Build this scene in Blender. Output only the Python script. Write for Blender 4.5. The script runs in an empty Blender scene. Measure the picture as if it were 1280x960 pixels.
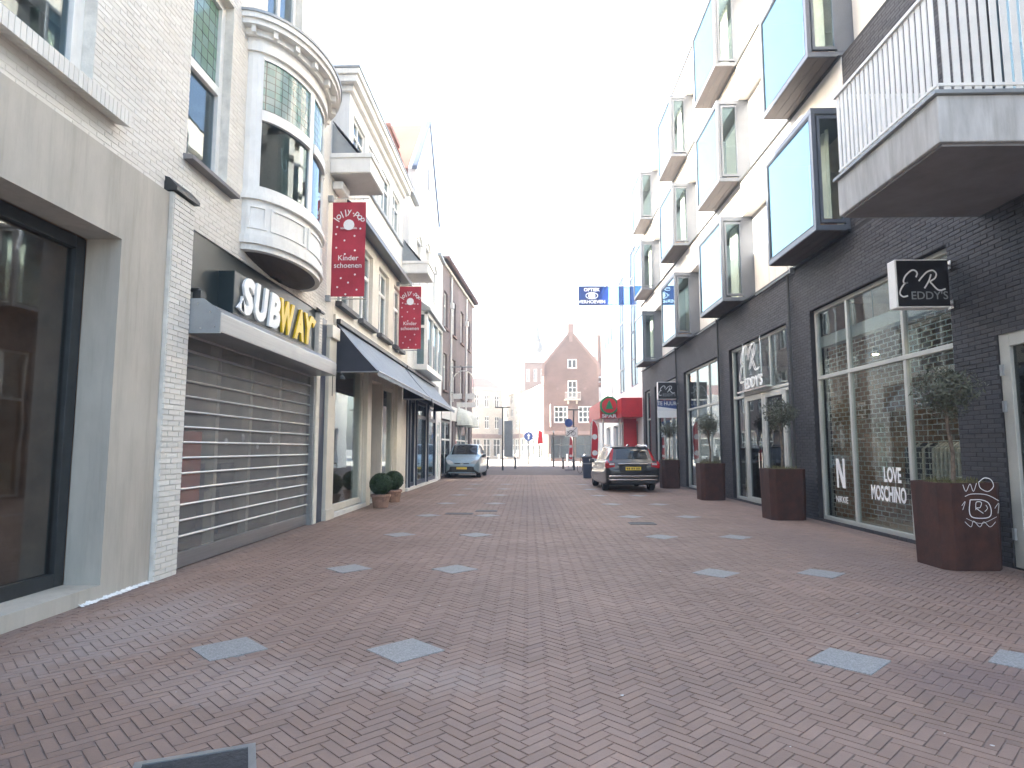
import bpy, math, random
from mathutils import Vector, Matrix
random.seed(7)
R = math.radians
scn = bpy.context.scene
col = scn.collection

# ------------------------------------------------------------------ camera, sky, sun, exposure
F, EYE = 800.0, 1.45
PITCH, YAW = math.atan(81/F), math.atan(20/F)
cd = bpy.data.cameras.new('camera'); cam = bpy.data.objects.new('camera', cd); col.objects.link(cam)
cam.location = (0, 0, EYE); cam.rotation_euler = (math.pi/2+PITCH, 0, YAW)
cd.sensor_width = 36; cd.lens = F/1280*36; cd.clip_start = 0.05; cd.clip_end = 2000
scn.camera = cam
SUN_EL, SUN_LEFT = R(20), R(91)          # sun stands low over the left roofs, a touch behind
sun_dir = Vector((-math.sin(SUN_LEFT)*math.cos(SUN_EL), math.cos(SUN_LEFT)*math.cos(SUN_EL), math.sin(SUN_EL)))
world = bpy.data.worlds.new('World'); scn.world = world; world.use_nodes = True
wn = world.node_tree.nodes; wl = world.node_tree.links
bg = wn['Background']; sky = wn.new('ShaderNodeTexSky'); sky.sky_type = 'NISHITA'; sky.sun_disc = False
sky.sun_elevation = SUN_EL; sky.sun_rotation = -SUN_LEFT
sky.air_density = 1.0; sky.dust_density = 5.0; sky.ozone_density = 1.0
wl.new(sky.outputs[0], bg.inputs[0]); bg.inputs[1].default_value = 0.15
sd = bpy.data.lights.new('sun', 'SUN'); sd.energy = 4.0; sd.angle = R(0.5); sd.color = (1, 0.95, 0.87)
sun = bpy.data.objects.new('sun', sd); col.objects.link(sun); sun.location = (-30, 10, 40)
sun.rotation_euler = (-sun_dir).to_track_quat('-Z', 'Y').to_euler()
vs = scn.view_settings; vs.view_transform = 'Standard'; vs.look = 'None'; vs.gamma = 1.0; vs.use_curve_mapping = False
vs.exposure = 3.05

# ------------------------------------------------------------------ materials
def _m(name):
    m = bpy.data.materials.new(name); m.use_nodes = True
    nt = m.node_tree; return m, nt.nodes, nt.links, nt.nodes['Principled BSDF']
def mat(name, c, rough=0.6, metal=0.0, var=0.12, scale=3.0, bump=0.0, bscale=40.0, spec=0.5, stretch=None, c2=None, streak=0):
    m, n, l, b = _m(name)
    b.inputs['Roughness'].default_value = rough; b.inputs['Metallic'].default_value = metal
    b.inputs['Specular IOR Level'].default_value = spec
    tc = n.new('ShaderNodeTexCoord'); vec = tc.outputs['Object']
    if stretch:
        mp = n.new('ShaderNodeMapping'); mp.inputs['Scale'].default_value = stretch; l.new(vec, mp.inputs[0]); vec = mp.outputs[0]
    ns = n.new('ShaderNodeTexNoise'); ns.inputs['Scale'].default_value = scale; ns.inputs['Detail'].default_value = 6
    ns.inputs['Roughness'].default_value = 0.65
    l.new(vec, ns.inputs['Vector'])
    rp = n.new('ShaderNodeValToRGB'); rp.color_ramp.elements[0].position = 0.3; rp.color_ramp.elements[1].position = 0.7
    d = c2 or tuple(x*(1-2*var) for x in c); e = c if c2 else tuple(min(1, x*(1+var)) for x in c)
    rp.color_ramp.elements[0].color = (*d, 1); rp.color_ramp.elements[1].color = (*e, 1)
    l.new(ns.outputs['Fac'], rp.inputs[0]); out = rp.outputs[0]
    if streak:                                            # rain runs and grime down the face
        mp2 = n.new('ShaderNodeMapping'); mp2.inputs['Scale'].default_value = (4, 4, .22); l.new(tc.outputs['Object'], mp2.inputs[0])
        n5 = n.new('ShaderNodeTexNoise'); n5.inputs['Scale'].default_value = 2.2; n5.inputs['Detail'].default_value = 7; n5.inputs['Roughness'].default_value = .7; l.new(mp2.outputs[0], n5.inputs['Vector'])
        m7 = n.new('ShaderNodeMapRange'); m7.inputs['From Min'].default_value = .5; m7.inputs['From Max'].default_value = .75; m7.inputs['To Max'].default_value = streak; l.new(n5.outputs['Fac'], m7.inputs[0])
        m8 = n.new('ShaderNodeMix'); m8.data_type = 'RGBA'; m8.inputs[7].default_value = (c[0]*.45, c[1]*.42, c[2]*.36, 1); l.new(m7.outputs[0], m8.inputs[0]); l.new(out, m8.inputs[6]); out = m8.outputs[2]
    l.new(out, b.inputs['Base Color'])
    if bump:
        n2 = n.new('ShaderNodeTexNoise'); n2.inputs['Scale'].default_value = bscale; n2.inputs['Detail'].default_value = 4
        l.new(vec, n2.inputs['Vector'])
        bp = n.new('ShaderNodeBump'); bp.inputs['Strength'].default_value = bump; bp.inputs['Distance'].default_value = 0.01
        l.new(n2.outputs['Fac'], bp.inputs['Height']); l.new(bp.outputs[0], b.inputs['Normal'])
    return m
def piece_mat(name, cols, rough=0.8, grime=0.25, gscale=0.7, bump=0.3, stain=None, stain_at=0.62, spots=()):
    """bricks, pavers, tiles: a colour per piece, plus dirt drifting over many pieces"""
    m, n, l, b = _m(name); b.inputs['Roughness'].default_value = rough
    g = n.new('ShaderNodeNewGeometry'); oi = n.new('ShaderNodeObjectInfo')
    ad = n.new('ShaderNodeMath'); ad.operation = 'ADD'; fr = n.new('ShaderNodeMath'); fr.operation = 'FRACT'
    l.new(g.outputs['Random Per Island'], ad.inputs[0]); l.new(oi.outputs['Random'], ad.inputs[1]); l.new(ad.outputs[0], fr.inputs[0])
    rp = n.new('ShaderNodeValToRGB'); cr = rp.color_ramp
    while len(cr.elements) < len(cols): cr.elements.new(0.5)
    for i, c in enumerate(cols): cr.elements[i].position = i/(len(cols)-1); cr.elements[i].color = (*c, 1)
    l.new(fr.outputs[0], rp.inputs[0])
    ns = n.new('ShaderNodeTexNoise'); ns.inputs['Scale'].default_value = gscale; ns.inputs['Detail'].default_value = 8; ns.inputs['Roughness'].default_value = 0.7
    l.new(g.outputs['Position'], ns.inputs['Vector'])
    mr = n.new('ShaderNodeMapRange'); mr.inputs['From Min'].default_value = 0.3; mr.inputs['From Max'].default_value = 0.7
    mr.inputs['To Min'].default_value = 1-grime; mr.inputs['To Max'].default_value = 1+grime*0.6
    l.new(ns.outputs['Fac'], mr.inputs[0])
    mx = n.new('ShaderNodeMix'); mx.data_type = 'RGBA'; mx.blend_type = 'MULTIPLY'; mx.inputs[0].default_value = 1
    cb = n.new('ShaderNodeCombineColor')
    for k in range(3): l.new(mr.outputs[0], cb.inputs[k])
    l.new(rp.outputs[0], mx.inputs[6]); l.new(cb.outputs[0], mx.inputs[7])
    out = mx.outputs[2]
    if stain:
        n3 = n.new('ShaderNodeTexNoise'); n3.inputs['Scale'].default_value = 2.3; n3.inputs['Detail'].default_value = 9; n3.inputs['Roughness'].default_value = 0.72
        l.new(g.outputs['Position'], n3.inputs['Vector'])
        m3 = n.new('ShaderNodeMapRange'); m3.inputs['From Min'].default_value = stain_at; m3.inputs['From Max'].default_value = stain_at+0.12
        m3.inputs['To Max'].default_value = 0.55
        l.new(n3.outputs['Fac'], m3.inputs[0])
        m4 = n.new('ShaderNodeMix'); m4.data_type = 'RGBA'; m4.inputs[7].default_value = (*stain, 1)
        l.new(m3.outputs[0], m4.inputs[0]); l.new(out, m4.inputs[6]); out = m4.outputs[2]
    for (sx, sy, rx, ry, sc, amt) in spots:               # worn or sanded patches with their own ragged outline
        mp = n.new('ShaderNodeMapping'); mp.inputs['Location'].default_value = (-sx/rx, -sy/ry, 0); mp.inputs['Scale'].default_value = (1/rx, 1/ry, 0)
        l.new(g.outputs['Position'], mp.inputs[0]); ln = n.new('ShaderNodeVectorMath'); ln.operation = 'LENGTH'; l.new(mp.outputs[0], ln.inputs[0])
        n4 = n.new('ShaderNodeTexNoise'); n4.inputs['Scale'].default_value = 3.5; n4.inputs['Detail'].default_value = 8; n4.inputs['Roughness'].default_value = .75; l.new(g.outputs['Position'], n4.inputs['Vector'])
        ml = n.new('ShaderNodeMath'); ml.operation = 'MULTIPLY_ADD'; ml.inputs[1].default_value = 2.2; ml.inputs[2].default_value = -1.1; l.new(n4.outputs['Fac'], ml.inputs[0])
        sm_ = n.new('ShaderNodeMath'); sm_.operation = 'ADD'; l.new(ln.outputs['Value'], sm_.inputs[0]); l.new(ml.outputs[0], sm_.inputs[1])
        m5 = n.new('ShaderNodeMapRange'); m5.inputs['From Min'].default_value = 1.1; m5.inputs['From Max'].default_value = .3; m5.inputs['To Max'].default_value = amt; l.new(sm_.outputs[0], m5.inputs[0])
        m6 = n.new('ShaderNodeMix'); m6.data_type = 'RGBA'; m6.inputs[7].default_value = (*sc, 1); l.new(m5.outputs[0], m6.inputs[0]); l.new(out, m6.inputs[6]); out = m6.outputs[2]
    l.new(out, b.inputs['Base Color'])
    n2 = n.new('ShaderNodeTexNoise'); n2.inputs['Scale'].default_value = 60; n2.inputs['Detail'].default_value = 5
    l.new(g.outputs['Position'], n2.inputs['Vector'])
    bp = n.new('ShaderNodeBump'); bp.inputs['Strength'].default_value = bump; bp.inputs['Distance'].default_value = 0.006
    l.new(n2.outputs['Fac'], bp.inputs['Height']); l.new(bp.outputs[0], b.inputs['Normal'])
    return m
def glass(name, tint=(0.82, 0.86, 0.85), boost=1.0, rough=0.0, wav=0.0012, add=.05, refl=(.86, .95, 1)):
    m = bpy.data.materials.new(name); m.use_nodes = True; n = m.node_tree.nodes; l = m.node_tree.links; n.clear()
    o = n.new('ShaderNodeOutputMaterial'); tr = n.new('ShaderNodeBsdfTransparent'); tr.inputs[0].default_value = (*tint, 1)
    gl = n.new('ShaderNodeBsdfGlossy'); gl.inputs['Roughness'].default_value = rough; gl.inputs['Color'].default_value = (*refl, 1)
    lw = n.new('ShaderNodeLayerWeight'); lw.inputs['Blend'].default_value = .5; fr = n.new('ShaderNodeMath'); fr.operation = 'POWER'; fr.inputs[1].default_value = 4.5; l.new(lw.outputs['Facing'], fr.inputs[0])
    mu = n.new('ShaderNodeMath'); mu.operation = 'MULTIPLY_ADD'; mu.inputs[1].default_value = boost; mu.inputs[2].default_value = add; mu.use_clamp = True
    ns = n.new('ShaderNodeTexNoise'); ns.inputs['Scale'].default_value = 1.3
    tc = n.new('ShaderNodeTexCoord'); l.new(tc.outputs['Object'], ns.inputs['Vector'])
    bp = n.new('ShaderNodeBump'); bp.inputs['Strength'].default_value = 1; bp.inputs['Distance'].default_value = wav
    l.new(ns.outputs['Fac'], bp.inputs['Height']); l.new(bp.outputs[0], gl.inputs['Normal'])
    mx = n.new('ShaderNodeMixShader'); l.new(fr.outputs[0], mu.inputs[0]); l.new(mu.outputs[0], mx.inputs[0])
    l.new(tr.outputs[0], mx.inputs[1]); l.new(gl.outputs[0], mx.inputs[2]); l.new(mx.outputs[0], o.inputs[0])
    return m
def leaded(name, cols, sy, sz):
    """leaded stained glass: coloured squares between lead lines (flat print on a pane)"""
    m, n, l, b = _m(name); b.inputs['Roughness'].default_value = 0.12
    g = n.new('ShaderNodeNewGeometry'); sp = n.new('ShaderNodeSeparateXYZ'); l.new(g.outputs['Position'], sp.inputs[0])
    cm = n.new('ShaderNodeCombineXYZ'); l.new(sp.outputs['Y'], cm.inputs[0]); l.new(sp.outputs['Z'], cm.inputs[1])
    br = n.new('ShaderNodeTexBrick'); br.offset = 0; br.inputs['Scale'].default_value = 1
    br.inputs['Brick Width'].default_value = sy; br.inputs['Row Height'].default_value = sz; br.inputs['Mortar Size'].default_value = 0.006
    br.inputs['Color1'].default_value = (*cols[0], 1); br.inputs['Color2'].default_value = (*cols[1], 1); br.inputs['Mortar'].default_value = (0.02, 0.03, 0.03, 1)
    l.new(cm.outputs[0], br.inputs[0]); l.new(br.outputs['Color'], b.inputs['Base Color'])
    return m
def brick_tex(name, c1, c2, mortar, axis='Y', bw=0.22, bh=0.065, grime=0.3, cam_rot=0):
    m, n, l, b = _m(name); b.inputs['Roughness'].default_value = 0.85
    tc = n.new('ShaderNodeTexCoord'); sp = n.new('ShaderNodeSeparateXYZ'); l.new(tc.outputs['Object'], sp.inputs[0])
    cm = n.new('ShaderNodeCombineXYZ'); l.new(sp.outputs[axis], cm.inputs[0]); l.new(sp.outputs['Z'], cm.inputs[1])
    br = n.new('ShaderNodeTexBrick'); br.inputs['Scale'].default_value = 1; br.inputs['Brick Width'].default_value = bw
    br.inputs['Row Height'].default_value = bh; br.inputs['Mortar Size'].default_value = 0.007
    br.inputs['Color1'].default_value = (*c1, 1); br.inputs['Color2'].default_value = (*c2, 1); br.inputs['Mortar'].default_value = (*mortar, 1)
    l.new(cm.outputs[0], br.inputs[0])
    ns = n.new('ShaderNodeTexNoise'); ns.inputs['Scale'].default_value = 0.6; ns.inputs['Detail'].default_value = 7
    l.new(tc.outputs['Object'], ns.inputs['Vector'])
    mr = n.new('ShaderNodeMapRange'); mr.inputs['From Min'].default_value = 0.3; mr.inputs['From Max'].default_value = 0.7
    mr.inputs['To Min'].default_value = 1-grime; mr.inputs['To Max'].default_value = 1+grime*.4; l.new(ns.outputs['Fac'], mr.inputs[0])
    cb = n.new('ShaderNodeCombineColor')
    for k in range(3): l.new(mr.outputs[0], cb.inputs[k])
    mx = n.new('ShaderNodeMix'); mx.data_type = 'RGBA'; mx.blend_type = 'MULTIPLY'; mx.inputs[0].default_value = 1
    l.new(br.outputs['Color'], mx.inputs[6]); l.new(cb.outputs[0], mx.inputs[7]); l.new(mx.outputs[2], b.inputs['Base Color'])
    return m
def emit(name, c, s):
    m, n, l, b = _m(name); b.inputs['Base Color'].default_value = (*c, 1)
    b.inputs['Emission Color'].default_value = (*c, 1); b.inputs['Emission Strength'].default_value = s; return m

M = dict(
 joint=mat('paving_joint', (0.25, 0.195, 0.17), .95, var=.3, scale=6, bump=.4),
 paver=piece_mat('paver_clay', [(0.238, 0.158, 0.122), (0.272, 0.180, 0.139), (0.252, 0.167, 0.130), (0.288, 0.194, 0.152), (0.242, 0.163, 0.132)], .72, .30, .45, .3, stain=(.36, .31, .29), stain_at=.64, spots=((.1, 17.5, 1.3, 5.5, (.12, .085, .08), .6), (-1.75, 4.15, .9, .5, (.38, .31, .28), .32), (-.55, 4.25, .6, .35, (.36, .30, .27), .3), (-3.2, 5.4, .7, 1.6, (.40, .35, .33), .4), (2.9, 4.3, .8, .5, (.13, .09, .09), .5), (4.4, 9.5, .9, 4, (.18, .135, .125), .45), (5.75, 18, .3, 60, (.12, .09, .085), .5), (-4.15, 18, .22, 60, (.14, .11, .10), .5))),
 slab=mat('granite', (0.315, 0.31, 0.30), .75, var=.22, scale=90, bump=.4, bscale=120),
 road=brick_tex('far_paving', (.19, .11, .095), (.16, .09, .08), (.11, .08, .07), 'X', .2, .2),
 plaza=mat('plaza_stone', (0.50, 0.45, 0.38), .8, var=.15, scale=1.5, bump=.2),
 earth=mat('ground_earth', (0.22, 0.20, 0.18), .9, var=.2, scale=.5),
 iron=mat('cast_iron', (0.07, 0.07, 0.075), .55, .6, var=.25, scale=25, bump=.4),
 steel=mat('brushed_steel', (0.42, 0.43, 0.44), .38, .85, var=.1, scale=8, stretch=(1, .1, 6)),
 zinc=mat('zinc_paint', (0.33, 0.35, 0.36), .45, .3, var=.08, scale=3),
 wbrick=piece_mat('white_painted_brick', [(.70, .67, .60), (.76, .73, .67), (.72, .69, .63), (.78, .76, .70)], .7, .12, .8, .5),
 wmortar=mat('white_painted_mortar', (.72, .69, .62), .85, var=.12, scale=5, bump=.3),
 plaster=mat('grey_plaster', (.46, .43, .37), .8, var=.09, scale=2.0, bump=.16, bscale=14, stretch=(1, 1, .4), streak=.35),
 smear=mat('white_filler', (.78, .77, .74), .9, var=.1, scale=20, bump=.6),
 cream=mat('cream_render', (.72, .68, .60), .75, var=.06, scale=2, bump=.1, streak=.3),
 white=mat('white_render', (.80, .80, .78), .75, var=.05, scale=1.5, bump=.1, streak=.3),
 wpaint=mat('white_gloss_paint', (.80, .79, .75), .4, var=.05, scale=4, streak=.25),
 cpaint=mat('cream_gloss_paint', (.70, .66, .56), .38, var=.05, scale=4),
 bpaint=mat('dark_blue_paint', (.035, .05, .085), .35, var=.15, scale=4),
 dkframe=mat('dark_frame', (.035, .038, .04), .4, .2, var=.15, scale=6),
 fascia=mat('dark_green_fascia', (.022, .032, .034), .3, .1, var=.15, scale=1.2),
 dkbrick=piece_mat('dark_brick', [(.027, .027, .032), (.044, .044, .052), (.033, .033, .040), (.056, .055, .062), (.038, .037, .042)], .62, .25, .6, .55),
 dkmortar=mat('dark_mortar', (.024, .023, .026), .9, var=.2, scale=8),
 panel=mat('pale_cladding', (.60, .58, .55), .5, .0, var=.05, scale=1.0, streak=.35),
 bayframe=mat('bay_metal', (.17, .185, .21), .38, .5, var=.06, scale=2),
 soffit=mat('brown_soffit', (.085, .07, .066), .6, var=.12, scale=3, stretch=(8, 1, 1)),
 concrete=mat('concrete', (.50, .50, .49), .8, var=.14, scale=2.2, bump=.2, stretch=(3, 3, .6), streak=.5),
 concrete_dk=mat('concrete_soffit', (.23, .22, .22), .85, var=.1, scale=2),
 greyframe=mat('grey_green_aluminium', (.46, .47, .44), .42, .2, var=.05, scale=3),
 corten=mat('corten_steel', (.080, .030, .021), .78, .1, var=.3, scale=5, bump=.3, c2=(.036, .017, .014), streak=.6),
 soil=mat('soil', (.05, .035, .025), .95, var=.3, scale=30, bump=.8),
 terracotta=mat('terracotta', (.36, .22, .16), .85, var=.2, scale=9, bump=.2),
 leaf_olive=mat('olive_leaf', (.115, .125, .085), .55, var=.35, scale=7),
 leaf_box=mat('box_leaf', (.035, .075, .022), .5, var=.4, scale=16),
 leaf_grass=mat('sedge_leaf', (.16, .15, .06), .6, var=.3, scale=15),
 bark=mat('bark', (.16, .12, .09), .9, var=.3, scale=20, bump=.6),
 awning=mat('awning_canvas', (.27, .31, .36), .8, var=.08, scale=3, bump=.05),
 awning_in=mat('awning_dark_canvas', (.045, .05, .065), .9, var=.1, scale=3),
 banner=mat('banner_cloth', (.42, .035, .06), .75, var=.12, scale=2.5),
 print_w=mat('white_print', (.82, .82, .82), .6, var=.02),
 yellow=mat('yellow_plastic', (.80, .53, .01), .35, var=.03), 
 signwhite=mat('white_plastic', (.85, .85, .83), .3, var=.02),
 signblack=mat('black_plastic', (.018, .018, .022), .3, var=.1),
 chrome=mat('chrome', (.65, .65, .66), .15, 1, var=.04),
 red=mat('red_panel', (.55, .02, .03), .4, var=.08, scale=2),
 green=mat('green_plastic', (.0, .25, .09), .4, var=.05),
 blue=mat('blue_plastic', (.02, .06, .22), .4, var=.05),
 slate=mat('slate_blue_paint', (.13, .16, .22), .5, var=.1),
 tile_dk=piece_mat('dark_roof_tile', [(.06, .065, .075), (.09, .095, .105), (.075, .08, .09)], .6, .2),
 tile_red=piece_mat('red_roof_tile', [(.24, .12, .095), (.30, .15, .12), (.27, .135, .105)], .75, .2),
 pinkwood=mat('wood_reveal', (.36, .22, .17), .6, var=.15, scale=2, stretch=(1, 1, .2)),
 inside=mat('shop_interior_wall', (.66, .62, .56), .85, var=.15, scale=.8),
 inside_dk=mat('dark_interior_wall', (.40, .28, .21), .85, var=.3, scale=1.2),
 floor_in=mat('shop_floor', (.36, .30, .25), .5, var=.15, scale=1.2),
 orange=mat('orange_board', (.60, .10, .04), .5, var=.08),
 curtain=mat('curtain_cloth', (.62, .64, .58), .85, var=.08, scale=5),
 cloth_dk=mat('dark_cloth', (.05, .05, .07), .9, var=.3, scale=5),
 cloth_rd=mat('red_cloth', (.40, .06, .05), .9, var=.3, scale=5),
 cloth_lt=mat('pale_cloth', (.55, .52, .48), .9, var=.2, scale=5),
 gl=glass('shop_glass'), gl_dk=glass('dusty_dark_glass', (.74, .70, .66), .9, .02, add=.09), gl_up=glass('upper_window_glass', (.55, .62, .65), 1.1, wav=.0015),
 gl_bay=glass('bay_glass', (.85, .88, .87), 2.2, rough=.02, wav=.0025, refl=(.58, .84, .95)), gl_door=glass('smoked_glass', (.25, .26, .26), .9), gl_blue=glass('blue_window_glass', (.10, .18, .42), .7),
 shutter=None,
 stain=leaded('leaded_glass', [(.10, .22, .20), (.22, .30, .30)], .11, .115),
 stain2=leaded('leaded_green_glass', [(.14, .24, .17), (.20, .30, .27)], .16, .16),
 fbrick=brick_tex('weathered_brick', (.20, .155, .15), (.155, .12, .12), (.22, .20, .19)),
 gbrick=brick_tex('gable_brick', (.175, .10, .085), (.135, .075, .065), (.16, .125, .11)),
 ebrick=mat('old_brick_edge', (.22, .15, .135), .9, var=.15, scale=3),
 farwall=mat('pale_far_render', (.44, .40, .35), .8, var=.08, scale=.5),
 farwhite=mat('white_far_render', (.60, .58, .55), .8, var=.05, scale=.5),
 copper=mat('green_copper', (.025, .05, .06), .6, var=.15, scale=2),
 bark_dk=mat('dark_post_paint', (.05, .055, .06), .5, .2, var=.1),
 tyre=mat('tyre', (.018, .018, .019), .85, var=.2, scale=20), rim=mat('alloy_rim', (.45, .46, .48), .3, .9, var=.05),
 carglass=mat('car_glass', (.012, .014, .016), .06, 0, var=.02, spec=.8),
 trim=mat('black_trim', (.02, .02, .022), .55, var=.1),
 tail=mat('tail_lamp_red', (.42, .012, .018), .18, var=.05), lampclear=mat('lamp_clear', (.72, .74, .76), .12, .4, var=.03),
 plate=mat('yellow_plate', (.72, .50, .06), .45, var=.04), ink=mat('black_ink', (.02, .02, .02), .6, var=.05),
 bulb=emit('lamp_bulb', (1, .82, .55), 70),
)
def paint(name, c, flake=.5):
    m, n, l, b = _m(name); b.inputs['Base Color'].default_value = (*c, 1); b.inputs['Metallic'].default_value = flake
    b.inputs['Roughness'].default_value = .38; b.inputs['Coat Weight'].default_value = .8; b.inputs['Coat Roughness'].default_value = .06; return m
M['carsilver'] = paint('grey_metallic_paint', (.036, .036, .04)); M['carblue'] = paint('pale_blue_metallic_paint', (.27, .36, .41))
def mesh_shutter():
    """perforated steel: half of the sheet is holes"""
    m = bpy.data.materials.new('perforated_steel'); m.use_nodes = True; n = m.node_tree.nodes; l = m.node_tree.links
    b = n['Principled BSDF']; b.inputs['Base Color'].default_value = (.34, .34, .335, 1); b.inputs['Metallic'].default_value = .3; b.inputs['Roughness'].default_value = .4
    tr = n.new('ShaderNodeBsdfTransparent'); mx = n.new('ShaderNodeMixShader')
    tc = n.new('ShaderNodeTexCoord'); vo = n.new('ShaderNodeTexNoise'); vo.inputs['Scale'].default_value = 2.0
    l.new(tc.outputs['Object'], vo.inputs['Vector'])
    mr = n.new('ShaderNodeMapRange'); mr.inputs['To Min'].default_value = .26; mr.inputs['To Max'].default_value = .42; l.new(vo.outputs['Fac'], mr.inputs[0])
    l.new(mr.outputs[0], mx.inputs[0]); l.new(tr.outputs[0], mx.inputs[1]); l.new(b.outputs[0], mx.inputs[2])
    l.new(mx.outputs[0], n['Material Output'].inputs[0]); return m
M['shutter'] = mesh_shutter()

# ------------------------------------------------------------------ object helpers
def wloc(o):
    v = Vector((0, 0, 0))
    while o: v += o.location; o = o.parent
    return v
def tag(o, label=None, cat=None, group=None, kind=None):
    if label: o['label'] = label
    if cat: o['category'] = cat
    if group: o['group'] = group
    if kind: o['kind'] = kind
    return o
def empty(name, loc, label=None, cat=None, group=None):
    o = bpy.data.objects.new(name, None); col.objects.link(o); o.location = loc; o.empty_display_size = .2
    return tag(o, label, cat, group)
def link(name, me, parent=None, loc=(0, 0, 0)):
    o = bpy.data.objects.new(name, me); col.objects.link(o); o.parent = parent; o.location = loc; return o
def copy_tree(o, parent=None):
    c = o.copy(); col.objects.link(c); c.parent = parent
    for ch in [x for x in bpy.data.objects if x.parent == o]: copy_tree(ch, c)
    return c
class MB:
    def __init__(s): s.v = []; s.f = []
    def quad(s, *p):
        i = len(s.v); s.v += [tuple(q) for q in p]; s.f.append(tuple(range(i, i+len(p)))); return s
    def box(s, x0, x1, y0, y1, z0, z1):
        if x0 > x1: x0, x1 = x1, x0
        if y0 > y1: y0, y1 = y1, y0
        if z0 > z1: z0, z1 = z1, z0
        i = len(s.v)
        s.v += [(x0, y0, z0), (x1, y0, z0), (x1, y1, z0), (x0, y1, z0), (x0, y0, z1), (x1, y0, z1), (x1, y1, z1), (x0, y1, z1)]
        s.f += [tuple(i+k for k in q) for q in ((0, 3, 2, 1), (4, 5, 6, 7), (0, 1, 5, 4), (1, 2, 6, 5), (2, 3, 7, 6), (3, 0, 4, 7))]
        return s
    def prism(s, poly, axis, a, b):
        """poly of 2-tuples, extruded along axis: 'Y' poly=(x,z), 'X' poly=(y,z), 'Z' poly=(x,y)"""
        P = {'Y': lambda p, t: (p[0], t, p[1]), 'X': lambda p, t: (t, p[0], p[1]), 'Z': lambda p, t: (p[0], p[1], t)}[axis]
        i = len(s.v); n = len(poly)
        s.v += [P(p, a) for p in poly]+[P(p, b) for p in poly]
        s.f += [tuple(range(i, i+n))[::-1], tuple(range(i+n, i+2*n))]
        s.f += [(i+k, i+(k+1) % n, i+n+(k+1) % n, i+n+k) for k in range(n)]
        return s
    def tube(s, pts, r, n=8, cap=True):
        pts = [Vector(p) for p in pts]; rs = r if isinstance(r, (list, tuple)) else [r]*len(pts); i0 = len(s.v)
        up = Vector((0, 0, 1))
        for k, p in enumerate(pts):
            t = (pts[min(k+1, len(pts)-1)]-pts[max(k-1, 0)]).normalized()
            a = up if abs(t.z) < .95 else Vector((1, 0, 0))
            e1 = t.cross(a).normalized(); e2 = t.cross(e1)
            s.v += [tuple(p+rs[k]*(math.cos(2*math.pi*j/n)*e1+math.sin(2*math.pi*j/n)*e2)) for j in range(n)]
        for k in range(len(pts)-1):
            for j in range(n):
                a = i0+k*n+j; b = i0+k*n+(j+1) % n; s.f.append((a, a+n, b+n, b))
        if cap: s.f += [tuple(i0+j for j in range(n)), tuple(i0+(len(pts)-1)*n+j for j in range(n))[::-1]]
        return s
    def lathe(s, prof, c=(0, 0, 0), n=20):
        i0 = len(s.v)
        for r, z in prof: s.v += [(c[0]+r*math.cos(2*math.pi*j/n), c[1]+r*math.sin(2*math.pi*j/n), c[2]+z) for j in range(n)]
        for k in range(len(prof)-1):
            for j in range(n): a = i0+k*n+j; b = i0+k*n+(j+1) % n; s.f.append((a, b, b+n, a+n))
        s.f += [tuple(i0+j for j in range(n))[::-1], tuple(i0+(len(prof)-1)*n+j for j in range(n))]
        return s
    def mesh(s, name, m, off=None, smooth=False):
        me = bpy.data.meshes.new(name)
        v = s.v if off is None else [(a-off[0], b-off[1], c-off[2]) for a, b, c in s.v]
        me.from_pydata(v, [], s.f); me.materials.append(m)
        if smooth: me.polygons.foreach_set('use_smooth', [True]*len(me.polygons))
        me.update(); return me
    def build(s, name, m, parent=None, smooth=False, bevel=0, loc=None):
        base = loc if loc is not None else (wloc(parent) if parent else Vector((0, 0, 0)))
        o = link(name, s.mesh(name, m, base, smooth), parent, loc if (loc is not None and not parent) else (0, 0, 0))
        if bevel:
            b = o.modifiers.new('bevel', 'BEVEL'); b.width = bevel; b.segments = 2; b.limit_method = 'ANGLE'
        return o
def each(mb, name, m, parent, **k):
    """every separate piece collected in mb becomes an object of its own"""
    up = list(range(len(mb.v)))
    def find(i):
        while up[i] != i: up[i] = up[up[i]]; i = up[i]
        return i
    for f in mb.f:
        for i in f[1:]: up[find(i)] = find(f[0])
    g = {}
    for f in mb.f: g.setdefault(find(f[0]), []).append(f)
    for fs in g.values():
        ix = {i: n for n, i in enumerate(sorted({i for f in fs for i in f}))}; t = MB()
        t.v = [mb.v[i] for i in ix]; t.f = [tuple(ix[i] for i in f) for f in fs]; t.build(name, m, parent, **k)
MB.each = lambda s, name, m, parent, **k: each(s, name, m, parent, **k)
def fb(mb, pl, s, y0, y1, z0, z1, o0, o1):
    """box on a street wall at x=pl facing s*X, reaching from o0 to o1 outwards"""
    return mb.box(pl+s*o0, pl+s*o1, y0, y1, z0, z1)
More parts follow.
